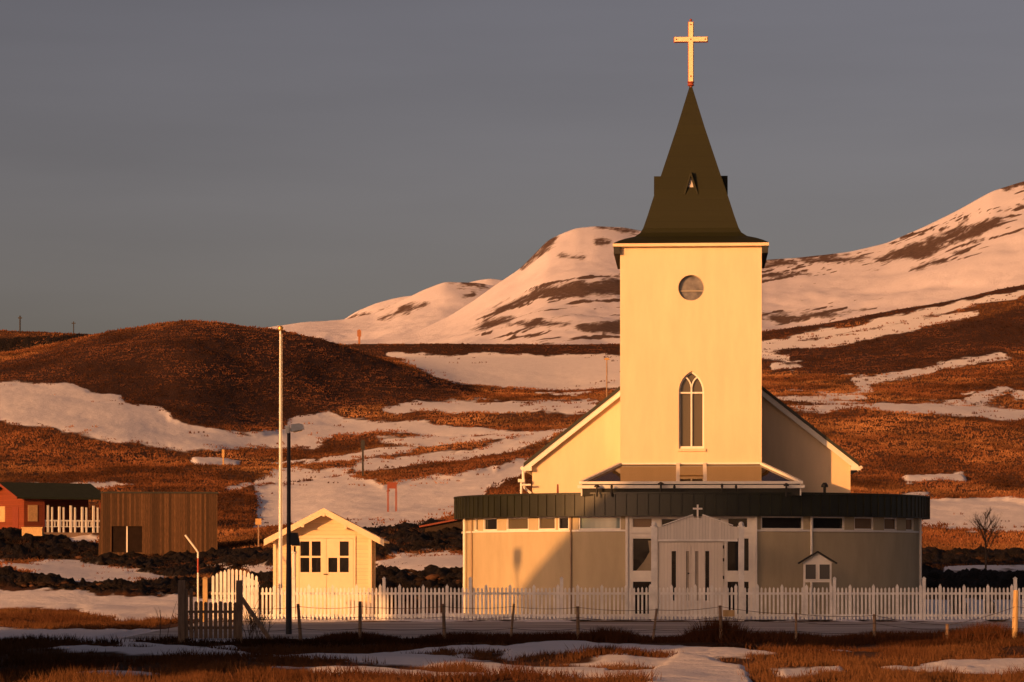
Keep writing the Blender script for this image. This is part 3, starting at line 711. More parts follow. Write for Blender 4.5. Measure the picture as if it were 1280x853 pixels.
# entrance front
EY = -2.40
x0, x1 = lx(785, EY), lx(943, EY)
def zz(py): return lz(py, EY)
openings = [(790,816,672,715),(790,816,726,769),(790,816,647,660.5),(908,937,672,715),(908,937,726,769),(909,935,647,660.5),(826,902,648,660)]
H = [[(lx(a, EY), zz(d)), (lx(b, EY), zz(d)), (lx(b, EY), zz(c_)), (lx(a, EY), zz(c_))] for a, b, c_, d in openings]
dz = zz(677)
dl, dr_ = lx(822, EY), lx(905.5, EY)
outer = [(x0, 0), (dl, 0), (dl, dz), (dr_, dz), (dr_, 0), (x1, 0), (x1, ZB-0.035), (x0, ZB-0.035)]
en = MB().holes(outer, H, EY, 0.12)
en.box(x0-0.09, x0, EY-0.08, EY+0.3, 0, ZB-0.035).box(x1, x1+0.09, EY-0.08, EY+0.3, 0, ZB-0.035)
en.box(x0+0.003, x1-0.003, EY-0.05, EY-0.003, zz(665)-0.05, zz(665)+0.05)
ent = en.build('entrance_front', M['trim'], church)
for i, h in enumerate(H):
    gm = 'glass_o' if i == 2 else 'glass'
    wf = ring(MB(), h, 0.04, EY+0.03, EY+0.09).build('window', M['trim'], church)
    MB().add([(x, EY+0.10, z) for x, z in h], [(0,1,2,3)]).build('pane', M[gm], wf)
# white drape hanging inside the left entrance window
cxm = lx(812, EY)
MB().prism([(lx(795, EY), zz(714)), (lx(815.5, EY), zz(714)), (lx(815.5, EY), zz(676)), (lx(810, EY), zz(676)), (lx(812, EY), zz(690)), (lx(805, EY), zz(702))], EY+0.093, EY+0.099).build('drape', mat('drape_cloth', (0.30, 0.24, 0.16), 0.9), church)
mid = (dl+dr_)/2
for s, xa, xb in ((-1, dl+0.03, mid-0.01), (1, mid+0.01, dr_-0.03)):
    sl = [(839.5, 845), (857.5, 861.5)] if s < 0 else [(869, 873), (881.5, 886.5)]
    hs_ = [[(lx(a, EY), zz(751)), (lx(b, EY), zz(751)), (lx(b, EY), zz(689)), (lx(a, EY), zz(689))] for a, b in sl]
    dm = MB().holes([(xa, 0.05), (xb, 0.05), (xb, dz-0.03), (xa, dz-0.03)], hs_, EY+0.06, 0.05)
    d = dm.build('door_leaf', M['door'], church)
    for j, h in enumerate(hs_):
        dark_ = (s < 0 and j == 0) or (s > 0 and j == 1)
        MB().add([(x, EY+0.105, z) for x, z in h], [(0,1,2,3)]).build('slot_pane', M['glass'] if dark_ else mat('milky_glass', (0.30, 0.26, 0.22), 0.3), d)
    hx = mid - 0.09 if s < 0 else mid+0.09
    if s < 0: MB().lathe([(0.0, -0.03), (0.03, -0.02), (0.035, 0), (0.03, 0.02), (0.0, 0.03)], (hx, EY+0.02, zz(717)), 10).build('handle', M['dark'], d)
    else:
        for pz in (684, 700, 722): MB().box(dr_-0.06, dr_-0.01, EY+0.035, EY+0.058, zz(pz)-0.06, zz(pz)+0.06).build('hinge', M['dark'], d)
MB().box(dl, dr_, EY+0.115, EY+0.16, 0.0, dz).build('door_frame', M['trim'], church)
MB().prism_z([(x0, EY-0.9), (x1, EY-0.9), (x1, EY-0.1), (x0, EY-0.1)], 0.0, 0.05).build('doorstep', mat('concrete_step', (0.3, 0.29, 0.27), 0.9), church)

# glazed hipped skylight between tower and annex roof
SB = -2.3; zb1, zt1 = lz(604, SB), lz(581, -0.02); hb, ht = lx(1001, SB), lx(952, 0)
pb = [Vector((-hb, SB, zb1)), Vector((hb, SB, zb1))]; pt = [Vector((-ht, -0.015, zt1)), Vector((ht, -0.015, zt1))]
back = [Vector((-hb, 3.0, zb1)), Vector((hb, 3.0, zb1))]; bt = [Vector((-ht-0.01, 3.0, zt1)), Vector((ht+0.01, 3.0, zt1))]
sk = MB().add([*pb, *pt], [(0,1,3,2)]).add([pb[0], pt[0], bt[0], back[0]], [(0,1,2,3)]).add([pb[1], pt[1], bt[1], back[1]], [(0,1,2,3)])
skl = sk.build('skylight', M['skylight'], church)
fr = MB()
for a, b in ((pb[0], pt[0]), (pb[1], pt[1])): fr.bar(a+Vector((0,0,.03)), b+Vector((0,0,.03)), 0.14, 0.09)
for p in (847.5, 881):
    xx = lx(p, -1); fr.bar((xx, SB, zb1+.035), (xx, -0.02, zt1+.035), 0.13, 0.08)
fr.box(-ht, ht, -0.05, -0.004, zt1+0.012, zt1+0.07)
fr.box(-hb-0.06, hb+0.06, SB-0.12, SB-0.002, zb1-0.035, zb1+0.06)
fr.build('skylight_frame', M['trim'], skl)
up = MB().box(-hb-0.12, hb+0.12, SB-0.10, SB-0.004, zb1-0.19, zb1-0.075); up.box(-hb, -hb+0.05, SB+0.01, 3.0, ZT-0.06, zb1-0.01); up.box(hb-0.05, hb, SB+0.01, 3.0, ZT-0.06, zb1-0.01)
up.build('skylight_upstand', M['trim'], skl)
MB().box(-hb+0.052, hb-0.052, SB+0.004, SB+0.05, ZT-0.06, zb1-0.01).build('skylight_kerb', M['roofing'], skl)
for p, hh, cap_ in ((746, .12, .10), (764.5, .10, .05), (826, .20, .12), (843, .09, .05), (902.5, .13, .05), (920, .09, .05), (982.5, .15, .10)):
    x = lx(p, -2.7); z0 = ZT-0.1
    MB().lathe([(0.035, 0), (0.035, 0.22+hh), (cap_, 0.22+hh), (cap_*0.95, 0.27+hh), (0.03, 0.33+hh)], (x, -2.62, z0), 12).build('roof_vent', M['dark'], ar)
MB().lathe([(0.05, 0), (0.05, 0.38), (0.13, 0.36), (0.12, 0.44), (0.06, 0.52)], (lx(1030, -1.5), -1.5, ZT-0.1), 12).build('roof_vent', M['dark'], ar)
MB().lathe([(0.045, 0), (0.03, 0.48)], (lx(697, -1.5), -1.5, ZT-0.1), 8).build('roof_vent', M['redtrim'], ar)

# ------------------------------------------------------------------ picket fence
FY = 100.0
def fx(px): return (px-640)/F*FY
def picket(mb, x, w, h, y=FY-0.05, z0=0.07, pt=0.06):
    mb.prism([(x-w/2, z0), (x+w/2, z0), (x+w/2, h-pt), (x, h), (x-w/2, h-pt)], y-0.012, y+0.012)
pf = empty('picket_fence', (0, 0, 0), 0, 'long white picket fence with pointed pales in front of church and yellow shed', 'fence')
def post_mb(x, h=1.55, y=FY, w=0.11):
    m = MB().box(x-w/2, x+w/2, y-w/2, y+w/2, -0.05, h-0.07)
    m.add([(x-w*.7, y-w*.7, h-0.067), (x+w*.7, y-w*.7, h-0.067), (x+w*.7, y+w*.7, h-0.067), (x-w*.7, y+w*.7, h-0.067), (x, y, h+0.01)], [(0,3,2,1),(0,1,4),(1,2,4),(2,3,4),(3,0,4)])
    return m
def panel(xa, xb, hfun=None):
    m = MB(); L_ = xb-xa; n_ = max(4, int(round(L_/0.1385))); st = L_/n_
    for i in range(n_):
        x = xa + (i+0.5)*st; big = (i % 6 == 3)
        j = random.uniform(-.012, .012)
        x += random.uniform(-.006, .006)
        picket(m, x, 0.105 if big else (0.088 if hfun else 0.068), (hfun((x-xa)/L_) if hfun else (1.30 if big else 1.19)) + j, pt=0.09 if big else 0.05, y=FY-0.06 + (-.012 if big else 0))
    m.box(xa, xb, FY-0.038, FY+0.0, 0.93, 1.01).box(xa, xb, FY-0.038, FY+0.0, 0.17, 0.25)
    return m
posts = [367, 480, 588, 702, 1043, 1155, 1269, 1381, 1493, 1605]
for p in posts: post_mb(fx(p)).build('post', M['picket'], pf)
segs = [(324, 367), (367, 480), (480, 588), (588, 702), (702, 817.5), (926.5, 1043), (1043, 1155), (1155, 1269), (1269, 1381), (1381, 1493), (1493, 1605)]
for a, b in segs: panel(fx(a)+0.06, fx(b)-0.06).build('pale_panel', M['picket'], pf)
MB().box(fx(324), fx(817), FY+0.03, FY+0.12, -0.05, 0.06).build('dark_gap_strip', M['dark'], pf)  # dark strips stand in for the dark gap under the pales
MB().box(fx(927), fx(1605), FY+0.03, FY+0.12, -0.05, 0.06).build('dark_gap_strip', M['dark'], pf)
# arched side gate
ag = empty('arched_gate', (0, 0, 0), 0, 'white picket gate with an arched top at the left end of the fence', 'gate')
panel(fx(264), fx(323), lambda t_: 1.42 + 0.42*math.sin(math.pi*min(1, max(0, 0.12+t_*0.78)))).build('gate_leaf', M['picket'], ag)
# second line of pales running away behind it
m = MB()
for i in range(24):
    x = fx(300)+0.012*i; y = FY+0.35+0.16*i; h = 1.62 - 0.012*i
    m.box(x-0.012, x+0.012, y-0.045, y+0.045, 0.05, h)
m.bar((fx(300), FY+0.3, 1.2), (fx(300)+.3, FY+4.2, 1.2), 0.04, 0.07); m.bar((fx(300), FY+0.3, .3), (fx(300)+.3, FY+4.2, .3), 0.04, 0.07)
sf = m.build('side_fence', M['picket']); tag(sf, 'short white fence running back behind the arched gate', 'fence')
gp = post_mb(fx(256.5), 1.55, w=0.16).build('gate_post', M['paleplank']); tag(gp, 'pale unpainted wooden post at the left of the arched white gate', 'post')
# lych gate with boarded gable and cross
lg = empty('lych_gate', (0, 0, 0), 0, 'white boarded gateway with small cross on its gable before the church doors', 'gate')
def gx(px): return (px-640)/F*FY
def gzz(py): return EYE+(HY-py)*FY/F
for p in (817.5, 926.5):
    x = gx(p); m = MB().box(x-0.095, x+0.095, FY-0.095, FY+0.095, -0.05, gzz(659)); m.lathe([(0.13, 0.0), (0.13, 0.03), (0.08, 0.05), (0.10, 0.10), (0.06, 0.17), (0.0, 0.19)], (x, FY, gzz(659)), 14)
    m.build('post', M['picket'], lg)
poly = [(gx(822), gzz(676)), (gx(922), gzz(676)), (gx(922), gzz(659)), (gx(915), gzz(658)), (gx(878), gzz(644)), (gx(876), gzz(648)), (gx(872), gzz(649.5)), (gx(868), gzz(648)), (gx(866), gzz(644)), (gx(829), gzz(658)), (gx(822), gzz(659))]
MB().prism(poly, FY-0.04, FY+0.02).build('gable_boards', M['board'], lg)
m = MB(); 
for s in (-1, 1):
    m.bar((gx(872+s*44), FY-0.05, gzz(657)), (gx(872+s*6), FY-0.05, gzz(643.5)), 0.11, 0.035)
m.box(gx(822), gx(922), FY-0.06, FY-0.043, gzz(677), gzz(674.5))
m.build('gable_trim', M['picket'], lg)
x = gx(872); m = MB().box(x-0.03, x+0.03, FY-0.03, FY+0.0, gzz(650), gzz(631)).box(x-0.165, x-0.032, FY-0.028, FY-0.002, gzz(637.2), gzz(635)).box(x+0.032, x+0.165, FY-0.028, FY-0.002, gzz(637.2), gzz(635))
m.build('cross', M['trim'], lg)
for a, b in ((822, 871.5), (872.5, 922)):
    panel(gx(a), gx(b)).build('gate_leaf', M['picket'], lg)

# notice cabinet
NB = 102.2
def bx(px): return (px-640)/F*NB
def bz(py): return EYE+(HY-py)*NB/F
nb = empty('notice_board', (bx(1022), NB, 0), 0, 'small white gabled notice cabinet with two dark panes against the right wing wall', 'notice board')
def loc(m, name, mt, par=nb): o = m.build(name, mt, par); o.location = (-bx(1022), -NB, 0); return o
m = MB().box(bx(1004.5), bx(1039.5), NB, NB+0.14, bz(728), bz(704)); m.prism([(bx(1003), bz(704)), (bx(1041), bz(704)), (bx(1022), bz(691.5))], NB+0.0, NB+0.15); loc(m, 'cabinet', M['trim'])
for a, b in ((1006.5, 1020), (1024, 1037.5)):
    o = loc(MB().box(bx(a), bx(b), NB-0.012, NB-0.004, bz(724.5), bz(705.5)), 'pane', glass('notice_glass', (0.09, 0.085, 0.08), 0.2))
    loc(ring(MB(), [(bx(a)-.02, bz(724.5)-.02), (bx(b)+.02, bz(724.5)-.02), (bx(b)+.02, bz(705.5)+.02), (bx(a)-.02, bz(705.5)+.02)], 0.03, NB-0.035, NB-0.002), 'pane_frame', M['trim'])
m = MB()
for s in (-1, 1): m.bar((bx(1022), NB+0.02, bz(689.8)), (bx(1022+s*24), NB+0.02, bz(704.5)), 0.34, 0.05)
loc(m, 'roof', M['dark'])
for p in (1005.5, 1038.5): loc(MB().box(bx(p)-0.035, bx(p)+0.035, NB+0.03, NB+0.10, -0.05, bz(728)-0.003), 'post', M['trim'])

# ------------------------------------------------------------------ yellow shed
SY = 108.0
def hx(px, Y=SY): return (px-640)/F*Y
def hz(py, Y=SY): return EYE+(HY-py)*Y/F
sx0, sx1 = hx(343.5), hx(462.5); sc_ = (sx0+sx1)/2
sh = empty('garden_shed', (sc_, SY, 0), 0, 'small pale yellow timber shed with white gable and dark-paned double doors behind the fence', 'shed')
def shl(m, name, mt, par=sh): o = m.build(name, mt, par); o.location = (-sc_, -SY, 0) if par == sh else (0, 0, 0); return o
apx = hx(405.6); apz = hz(638)
def srz(x): return apz - abs(x-apx)*(hz(638)-hz(677))/(hx(480)-apx)
D = 4.4
m = MB().prism([(sx0, -0.05), (sx1, -0.05), (sx1, srz(sx1)-0.16), (apx, apz-0.16), (sx0, srz(sx0)-0.16)], SY, SY+D)
shl(m, 'wall', M['shed'])
m = MB(); rx0, rx1 = hx(332.5), hx(480)
for xe in (rx0, rx1): m.prism([(apx, apz+0.02), (xe, srz(xe)+0.02), (xe, srz(xe)-0.06), (apx, apz-0.06)], SY-0.55, SY+D+0.3)
shl(m, 'roof', M['shedtrim'])
m = MB()
for xe in (rx0-0.03, rx1+0.03): m.prism([(apx, apz+0.07), (xe, srz(xe)+0.07), (xe, srz(xe)-0.17), (apx, apz-0.17)], SY-0.60, SY-0.553)
shl(m, 'bargeboard', M['shedtrim'])
for p, z in ((379.5, 655), (405.6, 641.5), (433, 657)): shl(MB().box(hx(p)-0.05, hx(p)+0.05, SY-0.62, SY-0.003, hz(z+4.5), hz(z)), 'rafter_end', M['shedtrim'])
for (xx) in (sx0, sx1):
    shl(MB().box(xx-0.06, xx+0.06, SY-0.035, SY+0.03, -0.05, srz(xx)-0.2), 'corner_board', M['shedtrim'])
shl(MB().tube([(sx1+0.12, SY+0.9, 0), (sx1+0.12, SY+0.9, srz(sx1)-0.3)], 0.04, 8), 'downpipe', M['shedtrim'])
fr = MB().box(hx(371.5), hx(374), SY-0.05, SY-0.003, 0, hz(670)).box(hx(442), hx(444.5), SY-0.05, SY-0.003, 0, hz(670)).box(hx(374), hx(442), SY-0.05, SY-0.003, hz(673), hz(670))
shl(fr, 'door_frame', M['shedtrim'])
for a, b, wx0, wx1, panes in ((374.3, 407.8, 375.5, 401, [(0,0),(0,1),(1,0),(1,1)]), (408.2, 441.7, 410.5, 436, [(0,1),(1,0),(1,1)])):
    holes_ = []
    wz0, wz1 = hz(715.5), hz(677)
    cw = (hx(wx1)-hx(wx0)-0.09)/2; chh = (wz1-wz0-0.07)/2
    for i, j in panes:   # i column, j row from top
        xa = hx(wx0)+i*(cw+0.09); za = wz1-(j+1)*chh-j*0.07
        holes_.append([(xa, za), (xa+cw, za), (xa+cw, za+chh), (xa, za+chh)])
    m = MB().holes([(hx(a), 0.03), (hx(b), 0.03), (hx(b), hz(673.5)), (hx(a), hz(673.5))], holes_, SY-0.045, 0.035)
    dd = shl(m, 'door', M['shedtrim'])
    for h in holes_:
        o = MB().add([(x, SY-0.012, z) for x, z in h], [(0,1,2,3)]).build('pane', M['glass'], dd)
    if a > 400: MB().box(hx(404.5), hx(410), SY-0.09, SY-0.048, hz(718.5), hz(717.5)).build('handle', M['dark'], dd)
shl(MB().box(hx(373), hx(443), SY-0.5, SY-0.06, 0.0, 0.1), 'doorstep', M['greywood'])

# ------------------------------------------------------------------ larch box building
BY = 210.0
b0, b1 = hx(127, BY), hx(271.5, BY); bzb = hz(694, BY); bzt = hz(617, BY)
bc = (b0+b1)/2
bb_ = empty('wooden_building', (bc, BY, bzb), R(6.2), 'flat-roofed box building clad in brown vertical boards, left of the yellow shed', 'building')
W = (b1-b0)/2; Hh = bzt-bzb
dX0, dX1, dZ = hx(140, BY)-bc, hx(178, BY)-bc, hz(658, BY)-bzb
m = MB().holes([(-W-0.25, -1.0), (W, -1.0), (W, Hh), (-W, Hh)], [[(dX0, 0.2), (dX1, 0.2), (dX1, dZ), (dX0, dZ)]], 0, 0.3)
m.add([(W,0,-1),(W,7,-1),(W,7,Hh),(W,0,Hh)], [(0,1,2,3)]).add([(-W-0.25,0,-1),(-W-0.25,7,-1),(-W,7,Hh),(-W,0,Hh)], [(0,1,2,3)]).add([(-W,7,-1),(W,7,-1),(W,7,Hh),(-W,7,Hh)], [(0,1,2,3)])
m.build('wall', M['barn'], bb_)
MB().box(-W-0.08, W+0.08, -0.08, 7.08, Hh+0.002, Hh+0.12).build('roof', M['roofing'], bb_)
d = MB().box(dX0+0.003, dX1-0.003, 0.12, 0.2, 0.2, dZ-0.003).build('door', mat('dark_brown_door', (0.016, 0.009, 0.006), 0.8, 0.3, 3, spec=0.1), bb_)
mx_ = (dX0+dX1)/2
MB().box(mx_-0.045, mx_+0.045, 0.06, 0.117, 0.2, dZ-0.003).build('mullion', M['trim'], d)
MB().box(dX0-0.08, dX1+0.08, -0.04, -0.003, dZ, dZ+0.1).build('lintel', M['barn'], bb_)

# ------------------------------------------------------------------ red cabin with veranda
CYb = 238.0
ccx, ccy, ccz = hx(30, CYb), CYb, hz(667, CYb)
rc = empty('log_cabin', (ccx, ccy, ccz), R(-55), 'red log cabin with a dark green roof and a white-railed veranda at the far left', 'cabin')
# local: origin is the near corner; gable runs to -x, long side runs to +y (turned to face right and forward)
GW = 6.4; LW = 1.7; LL = 7.2; WH = 3.05; RH = 1.15
m = MB().prism([(-GW, -0.6), (0, -0.6), (0, WH), (-GW/2, WH+RH), (-GW, WH)], 0, LW)
m.box(-GW, -2.6, LW+0.003, LL, -0.6, WH)
m.build('wall', M['redwood'], rc)
m = MB()
for s in (-1, 1):
    e_ = -GW/2 + s*(GW/2+0.45); ze = WH - RH*0.45/(GW/2)
    m.prism([(-GW/2, WH+RH+0.10), (e_, ze+0.10), (e_, ze-0.04), (-GW/2, WH+RH-0.04)], -0.8, LL+0.5)
m.build('roof', M['greenroof'], rc)
m = MB()
for s in (-1, 1):
    e_ = -GW/2 + s*(GW/2+0.45); ze = WH - RH*0.45/(GW/2)
    m.bar((-GW/2, -0.84, WH+RH+0.0), (e_, -0.84, ze+0.0), 0.05, 0.2)
m.build('bargeboard', M['redtrim'], rc)
MB().box(-2.55, 0.0, LW+0.003, LL, -0.6, 0.10).build('veranda_floor', M['greywood'], rc)
for y in (LW+0.1, LL-0.1): MB().box(-0.16, 0.0, y-0.08, y+0.08, 0.103, WH-0.05).build('veranda_post', M['redtrim'], rc)
rl = MB()
for i in range(5):
    y = LW+0.5+i*1.05; rl.box(-0.13, -0.03, y-0.09, y+0.09, 0.103, 2.35 if i % 2 == 0 else 2.25)
    rl.box(-0.12, -0.04, y+0.32, y+0.46, 0.103, 2.2)
rl.box(-0.11, -0.05, LW+0.2, LL-0.2, 1.02, 1.14); rl.box(-0.11, -0.05, LW+0.2, LL-0.2, 0.55, 0.62)
k = LW+0.3
while k < LL-0.2: rl.box(-0.10, -0.06, k-0.05, k+0.05, 0.62, 1.02); k += 0.28
rl.build('railing', M['trim'], rc)
for (a, b) in ((-5.0, -3.6),):
    w_ = MB().box(a, b, -0.05, -0.004, 1.0, 2.3).build('window', mat('curtained_window', (0.55, 0.38, 0.18), 0.5, 0.2, 6), rc)
    MB().box(a-0.08, b+0.08, -0.07, -0.053, 0.92, 1.0).build('sill', M['redtrim'], w_)
MB().box(-2.1, -1.0, -0.05, -0.004, 0.1, 2.2).build('door', M['redtrim'], rc)
w_ = MB().box(0.004, 0.05, 0.35, 1.2, 1.0, 2.35).build('window', mat('curtained_side_window', (0.5, 0.30, 0.14), 0.5, 0.2, 6), rc)
bx_ = on_ground(41, 228)
o = MB().box(-0.8, 0.8, -0.4, 0.4, -0.2, 0.42).box(-0.86, 0.86, -0.46, 0.46, 0.423, 0.5).build('wooden_crate', M['paleplank']); o.location = (bx_[0], bx_[1], hz(667, 228)); tag(o, 'pale lidded wooden chest in front of the red cabin', 'crate')

# low brown-roofed outbuilding peeping out behind the annex
oy = 205.0; q = (hx(570, oy), oy, hz(666, oy))
ob = empty('low_outbuilding', q, 0, 'low dark building with a brown mono-pitch roof edge just left of the church annex', 'building')
xa, xb = hx(524, oy)-q[0], hx(600, oy)-q[0]
MB().prism([(xa+0.4, -1.5), (xb, -1.5), (xb, 1.1), (xa+0.4, 0.35)], 0.2, 4).build('wall', mat('dark_turf_wall', (0.035, 0.022, 0.015), 0.95, 0.4, 5, bump=0.6, bscale=9), ob)
MB().bar((xa, 2.0, 0.42), (xb, 2.0, 1.25), 4.4, 0.12).build('roof', M['redtrim'], ob)

# ------------------------------------------------------------------ poles, lamps, small signs
fp = empty('flagpole', (hx(350.5, 103), 103, 0), 0, 'tall slim white flagpole with small ball on top beside the yellow shed', 'flagpole')
fh = hz(414, 103)
MB().lathe([(0.075, -0.05), (0.07, 2), (0.05, fh*0.6), (0.035, fh)], n=12).build('pole', M['pole'], fp, smooth=True)
MB().lathe([(0.02, 0), (0.09, 0.03), (0.11, 0.10), (0.08, 0.17), (0.0, 0.20)], (0, 0, fh), 12).build('ball', M['gold'], fp, smooth=True)
MB().box(-0.09, 0.09, -0.09, 0.09, -0.05, 0.25).build('foot', M['dark'], fp)
MB().tube([(0.07, -0.03, 1.2), (0.06, -0.03, fh-0.1)], 0.006, 5).build('rope', M['trim'], fp)
LY = 82.0
def ly_(py): return EYE+(HY-py)*LY/F
sl = empty('street_lamp', (hx(361, LY), LY, 0), 0, 'dark street lamp post with flat grey head and dark box before the fence', 'street lamp')
MB().lathe([(0.09, -0.1), (0.085, 1.2), (0.06, 3.0), (0.05, ly_(541))], n=12).build('pole', M['lamp'], sl, smooth=True)
MB().bar((-0.09, 0, ly_(537)), (0.02, 0, ly_(537)), 0.20, 0.22).bar((0.0, 0, ly_(539)), (0.10, 0, ly_(536)), 0.08, 0.08).build('bracket', M['trim'], sl)
hd = MB().prism([(0.08, ly_(540)), (0.44, ly_(537)), (0.40, ly_(531)), (0.30, ly_(529.5)), (0.08, ly_(531))], -0.16, 0.16).build('lamp_head', M['lamphead'], sl)
MB().bar((0.14, 0, ly_(540.6)), (0.38, 0, ly_(538.6)), 0.24, 0.02).build('lens', glass('lamp_lens', (0.3, 0.3, 0.3), 0.2), hd)
MB().prism([(0.10, ly_(682.5)), (0.32, ly_(682.5)), (0.32, ly_(679)), (0.25, ly_(666)), (0.05, ly_(666)), (0.05, ly_(680))], -0.1, 0.1).build('control_box', M['lamp'], sl)
MB().tube([(0.17, 0, ly_(683)), (0.17, 0, ly_(690))], 0.03, 8).build('conduit', M['dark'], sl)
# unseen mast added to throw the small box shaped shadow on the left wing
fm = empty('shadow_mast', (-18.9, 82, 0), 0, 'slim mast with one box floodlight, unseen, added to cast the small wing shadow', 'floodlight')
MB().tube([(0, 0, -0.1), (0, 0, 6.1)], [0.06, 0.045], 8).build('pole', M['lamp'], fm)
MB().box(-0.26, 0.26, -0.04, 0.04, 6.12, 6.2).build('bracket', M['lamp'], fm)
MB().box(-0.20, 0.20, -0.12, 0.12, 6.3, 6.9).box(-0.04, 0.04, -0.03, 0.03, 6.2, 6.3).build('lamp_head', M['lamphead'], fm)
# post with two white tubes beside the flagpole
cp = empty('cable_post', (hx(367.5, 101.5), 101.5, 0), 0, 'short white capped post just right of the flagpole before the yellow shed', 'post')
MB().lathe([(0.07, -0.05), (0.07, 2.35), (0.10, 2.37), (0.10, 2.43), (0.03, 2.5)], n=10).build('tube', M['trim'], cp)
# bent snow marker
MYk = 104.0
sm = empty('marker_pole', (hx(247.5, MYk), MYk, 0), 0, 'thin white and red marker pole with bent-over top behind the wooden gate', 'marker pole')
zk = lambda py: hz(py, MYk)
bxk = hx(231.5, MYk)-hx(247.5, MYk)
MB().tube([(0, 0, zk(698)), (0, 0, zk(691)), (bxk*0.15, 0, zk(687)), (bxk, 0, zk(669))], 0.034, 8).build('bent_top', M['trim'], sm)
MB().tube([(0, 0, zk(716)), (0, 0, zk(698)-0.002)], 0.034, 8).build('red_band', M['redpaint'], sm)
MB().tube([(0, 0, -0.05), (0, 0, zk(716)-0.002)], 0.034, 8).build('shaft', M['trim'], sm)

def sign_post(name, px, Y, ybase, ytop, board, mt, bm, label, cat, legs=1, legw=0.09):
    g = on_ground(px, Y); zb_ = min(hz(ybase, Y), g[2]) - g[2] - 0.1; zt_ = hz(ytop, Y)-g[2]
    r0 = empty(name, g, 0, label, cat); s = Y/F
    xs_ = [0] if legs == 1 else [-board[0]*s*0.42, board[0]*s*0.42]
    for x in xs_: MB().box(x-legw/2, x+legw/2, 0.01, legw+0.01, zb_, zt_).build('post', mt, r0)
    if board: MB().box(-board[0]*s/2, board[0]*s/2, -0.05, 0.0, hz(board[2], Y)-g[2], hz(board[1], Y)-g[2]).build('board', bm, r0)
    return r0
sign_post('road_sign', 323, 205, 672, 649, (7.5, 648.5, 656), M['greywood'], M['yellow'], 'small square yellowish sign on a thin post between brown building and yellow shed', 'sign')
sign_post('information_board', 490, 262, 634, 603, (12, 603, 611), M['redtrim'], M['redtrim'], 'rust-red board on two legs standing on the snowy slope above the yellow shed', 'sign', legs=2, legw=0.14)
sign_post('trail_sign', 453.5, 330, 583, 550, (5, 551, 562), M['dark'], M['dark'], 'dark post with a narrow plate in the snow of the valley', 'sign', legw=0.22)
o = sign_post('marker_stake', 279, 356, 576, 562, (3, 562, 572), M['yellow'], M['yellow'], 'short yellow stake on the brown slope left of the flagpole', 'stake', legw=0.16)
sign_post('marker_stake', 449, 720, 434, 412, (5, 413, 421), M['orange'], M['orange'], 'orange stake standing on the dark embankment at the foot of the mountains', 'stake', legw=0.5)
for p, h, t_, lab in ((25, 5.5, 0.30, 'taller dark pole on the far left ridge, leftmost of all'), (92, 4.2, 0.2, 'thin dark pole on the far ridge beside the knoll')):
    g = on_ground(p, 719); o = MB().tube([(0, 0, -1), (0, 0, h*0.75)], t_*0.6, 6).box(-0.5, 0.5, -0.1, 0.1, h*0.62, h*0.67).build('utility_pole', M['dark']); o.location = g; tag(o, lab, 'pole', 'poles on the far left ridge')
# far lamp left of the tower
g = on_ground(758.5, 400); dl_ = empty('street_lamp', g, 0, 'distant slim lamp post with a wide head just left of the tower', 'street lamp')
zt_ = hz(450, 400)-g[2]
MB().tube([(0, 0, -0.5), (0, 0, zt_)], 0.09, 8).build('pole', M['greywood'], dl_)
MB().prism([(-0.4, zt_), (0.4, zt_), (0.25, zt_+0.25), (-0.25, zt_+0.25)], -0.2, 0.2).build('lamp_head', M['yellow'], dl_)

# ------------------------------------------------------------------ brown field gate and wire fence
GY = 73.5
def wx(px, Y=GY): return (px-640)/F*Y
def wz(py, Y=GY): return EYE+(HY-py)*Y/F
fg = empty('field_gate', (0, 0, 0), 0, 'weathered brown wooden gate of round-topped pales between two thick posts', 'gate')
for p, w_ in ((227, 0.17), (299, 0.15)):
    MB().box(wx(p)-w_/2, wx(p)+w_/2, GY-0.08, GY+0.08, -0.15, wz(725.5)).build('post', M['greywood'], fg)
m = MB()
n_ = 11
for i in range(n_):
    x = wx(233)+(wx(294)-wx(233))*i/(n_-1)
    ht_ = wz(752.5)+random.uniform(-.02, .02) + (0.35 if i in (0, 1) else 0)
    w_ = 0.045
    m.prism([(x-w_, 0.14), (x+w_, 0.14), (x+w_, ht_-0.04), (x+w_*.6, ht_), (x-w_*.6, ht_), (x-w_, ht_-0.04)], GY-0.03, GY-0.005)
m.build('pales', M['greywood'], fg)
for py in (765, 785): MB().box(wx(231), wx(297), GY-0.002, GY+0.05, wz(py+1.6), wz(py-1.6)).build('rail', M['greywood'], fg)
MB().bar((wx(302), GY-0.02, wz(748)), (wx(342), GY-0.3, 0.02), 0.09, 0.09).build('brace', M['greywood'], fg)
wf_ = empty('wire_fence', (0, 0, 0), 0, 'low wire fence on thin wooden posts along the near edge of the road', 'fence')
wp = [(374.5,755),(450,752),(555,755),(640,755),(722.5,758),(818,761),(901,757),(995,766),(1093,768),(1184,780),(1269,738),(1360,760)]
tops = []
for i, (p, yt) in enumerate(wp):
    lean = [0.04, 0, 0.02, -0.05, 0.01, -0.06, 0.02, 0, 0.0, 0, -0.02, 0][i]
    x = wx(p, 75.2); r_ = 0.045 if p not in (640, 818, 995) else 0.032
    if p == 1269: r_ = 0.075
    zt_ = wz(yt, 75.2)
    MB().tube([(x+lean, 75.2, -0.15), (x-lean, 75.2, zt_)], [r_*1.1, r_*0.9], 8).build('post', M['paleplank'] if p == 1269 else M['greywood'], wf_)
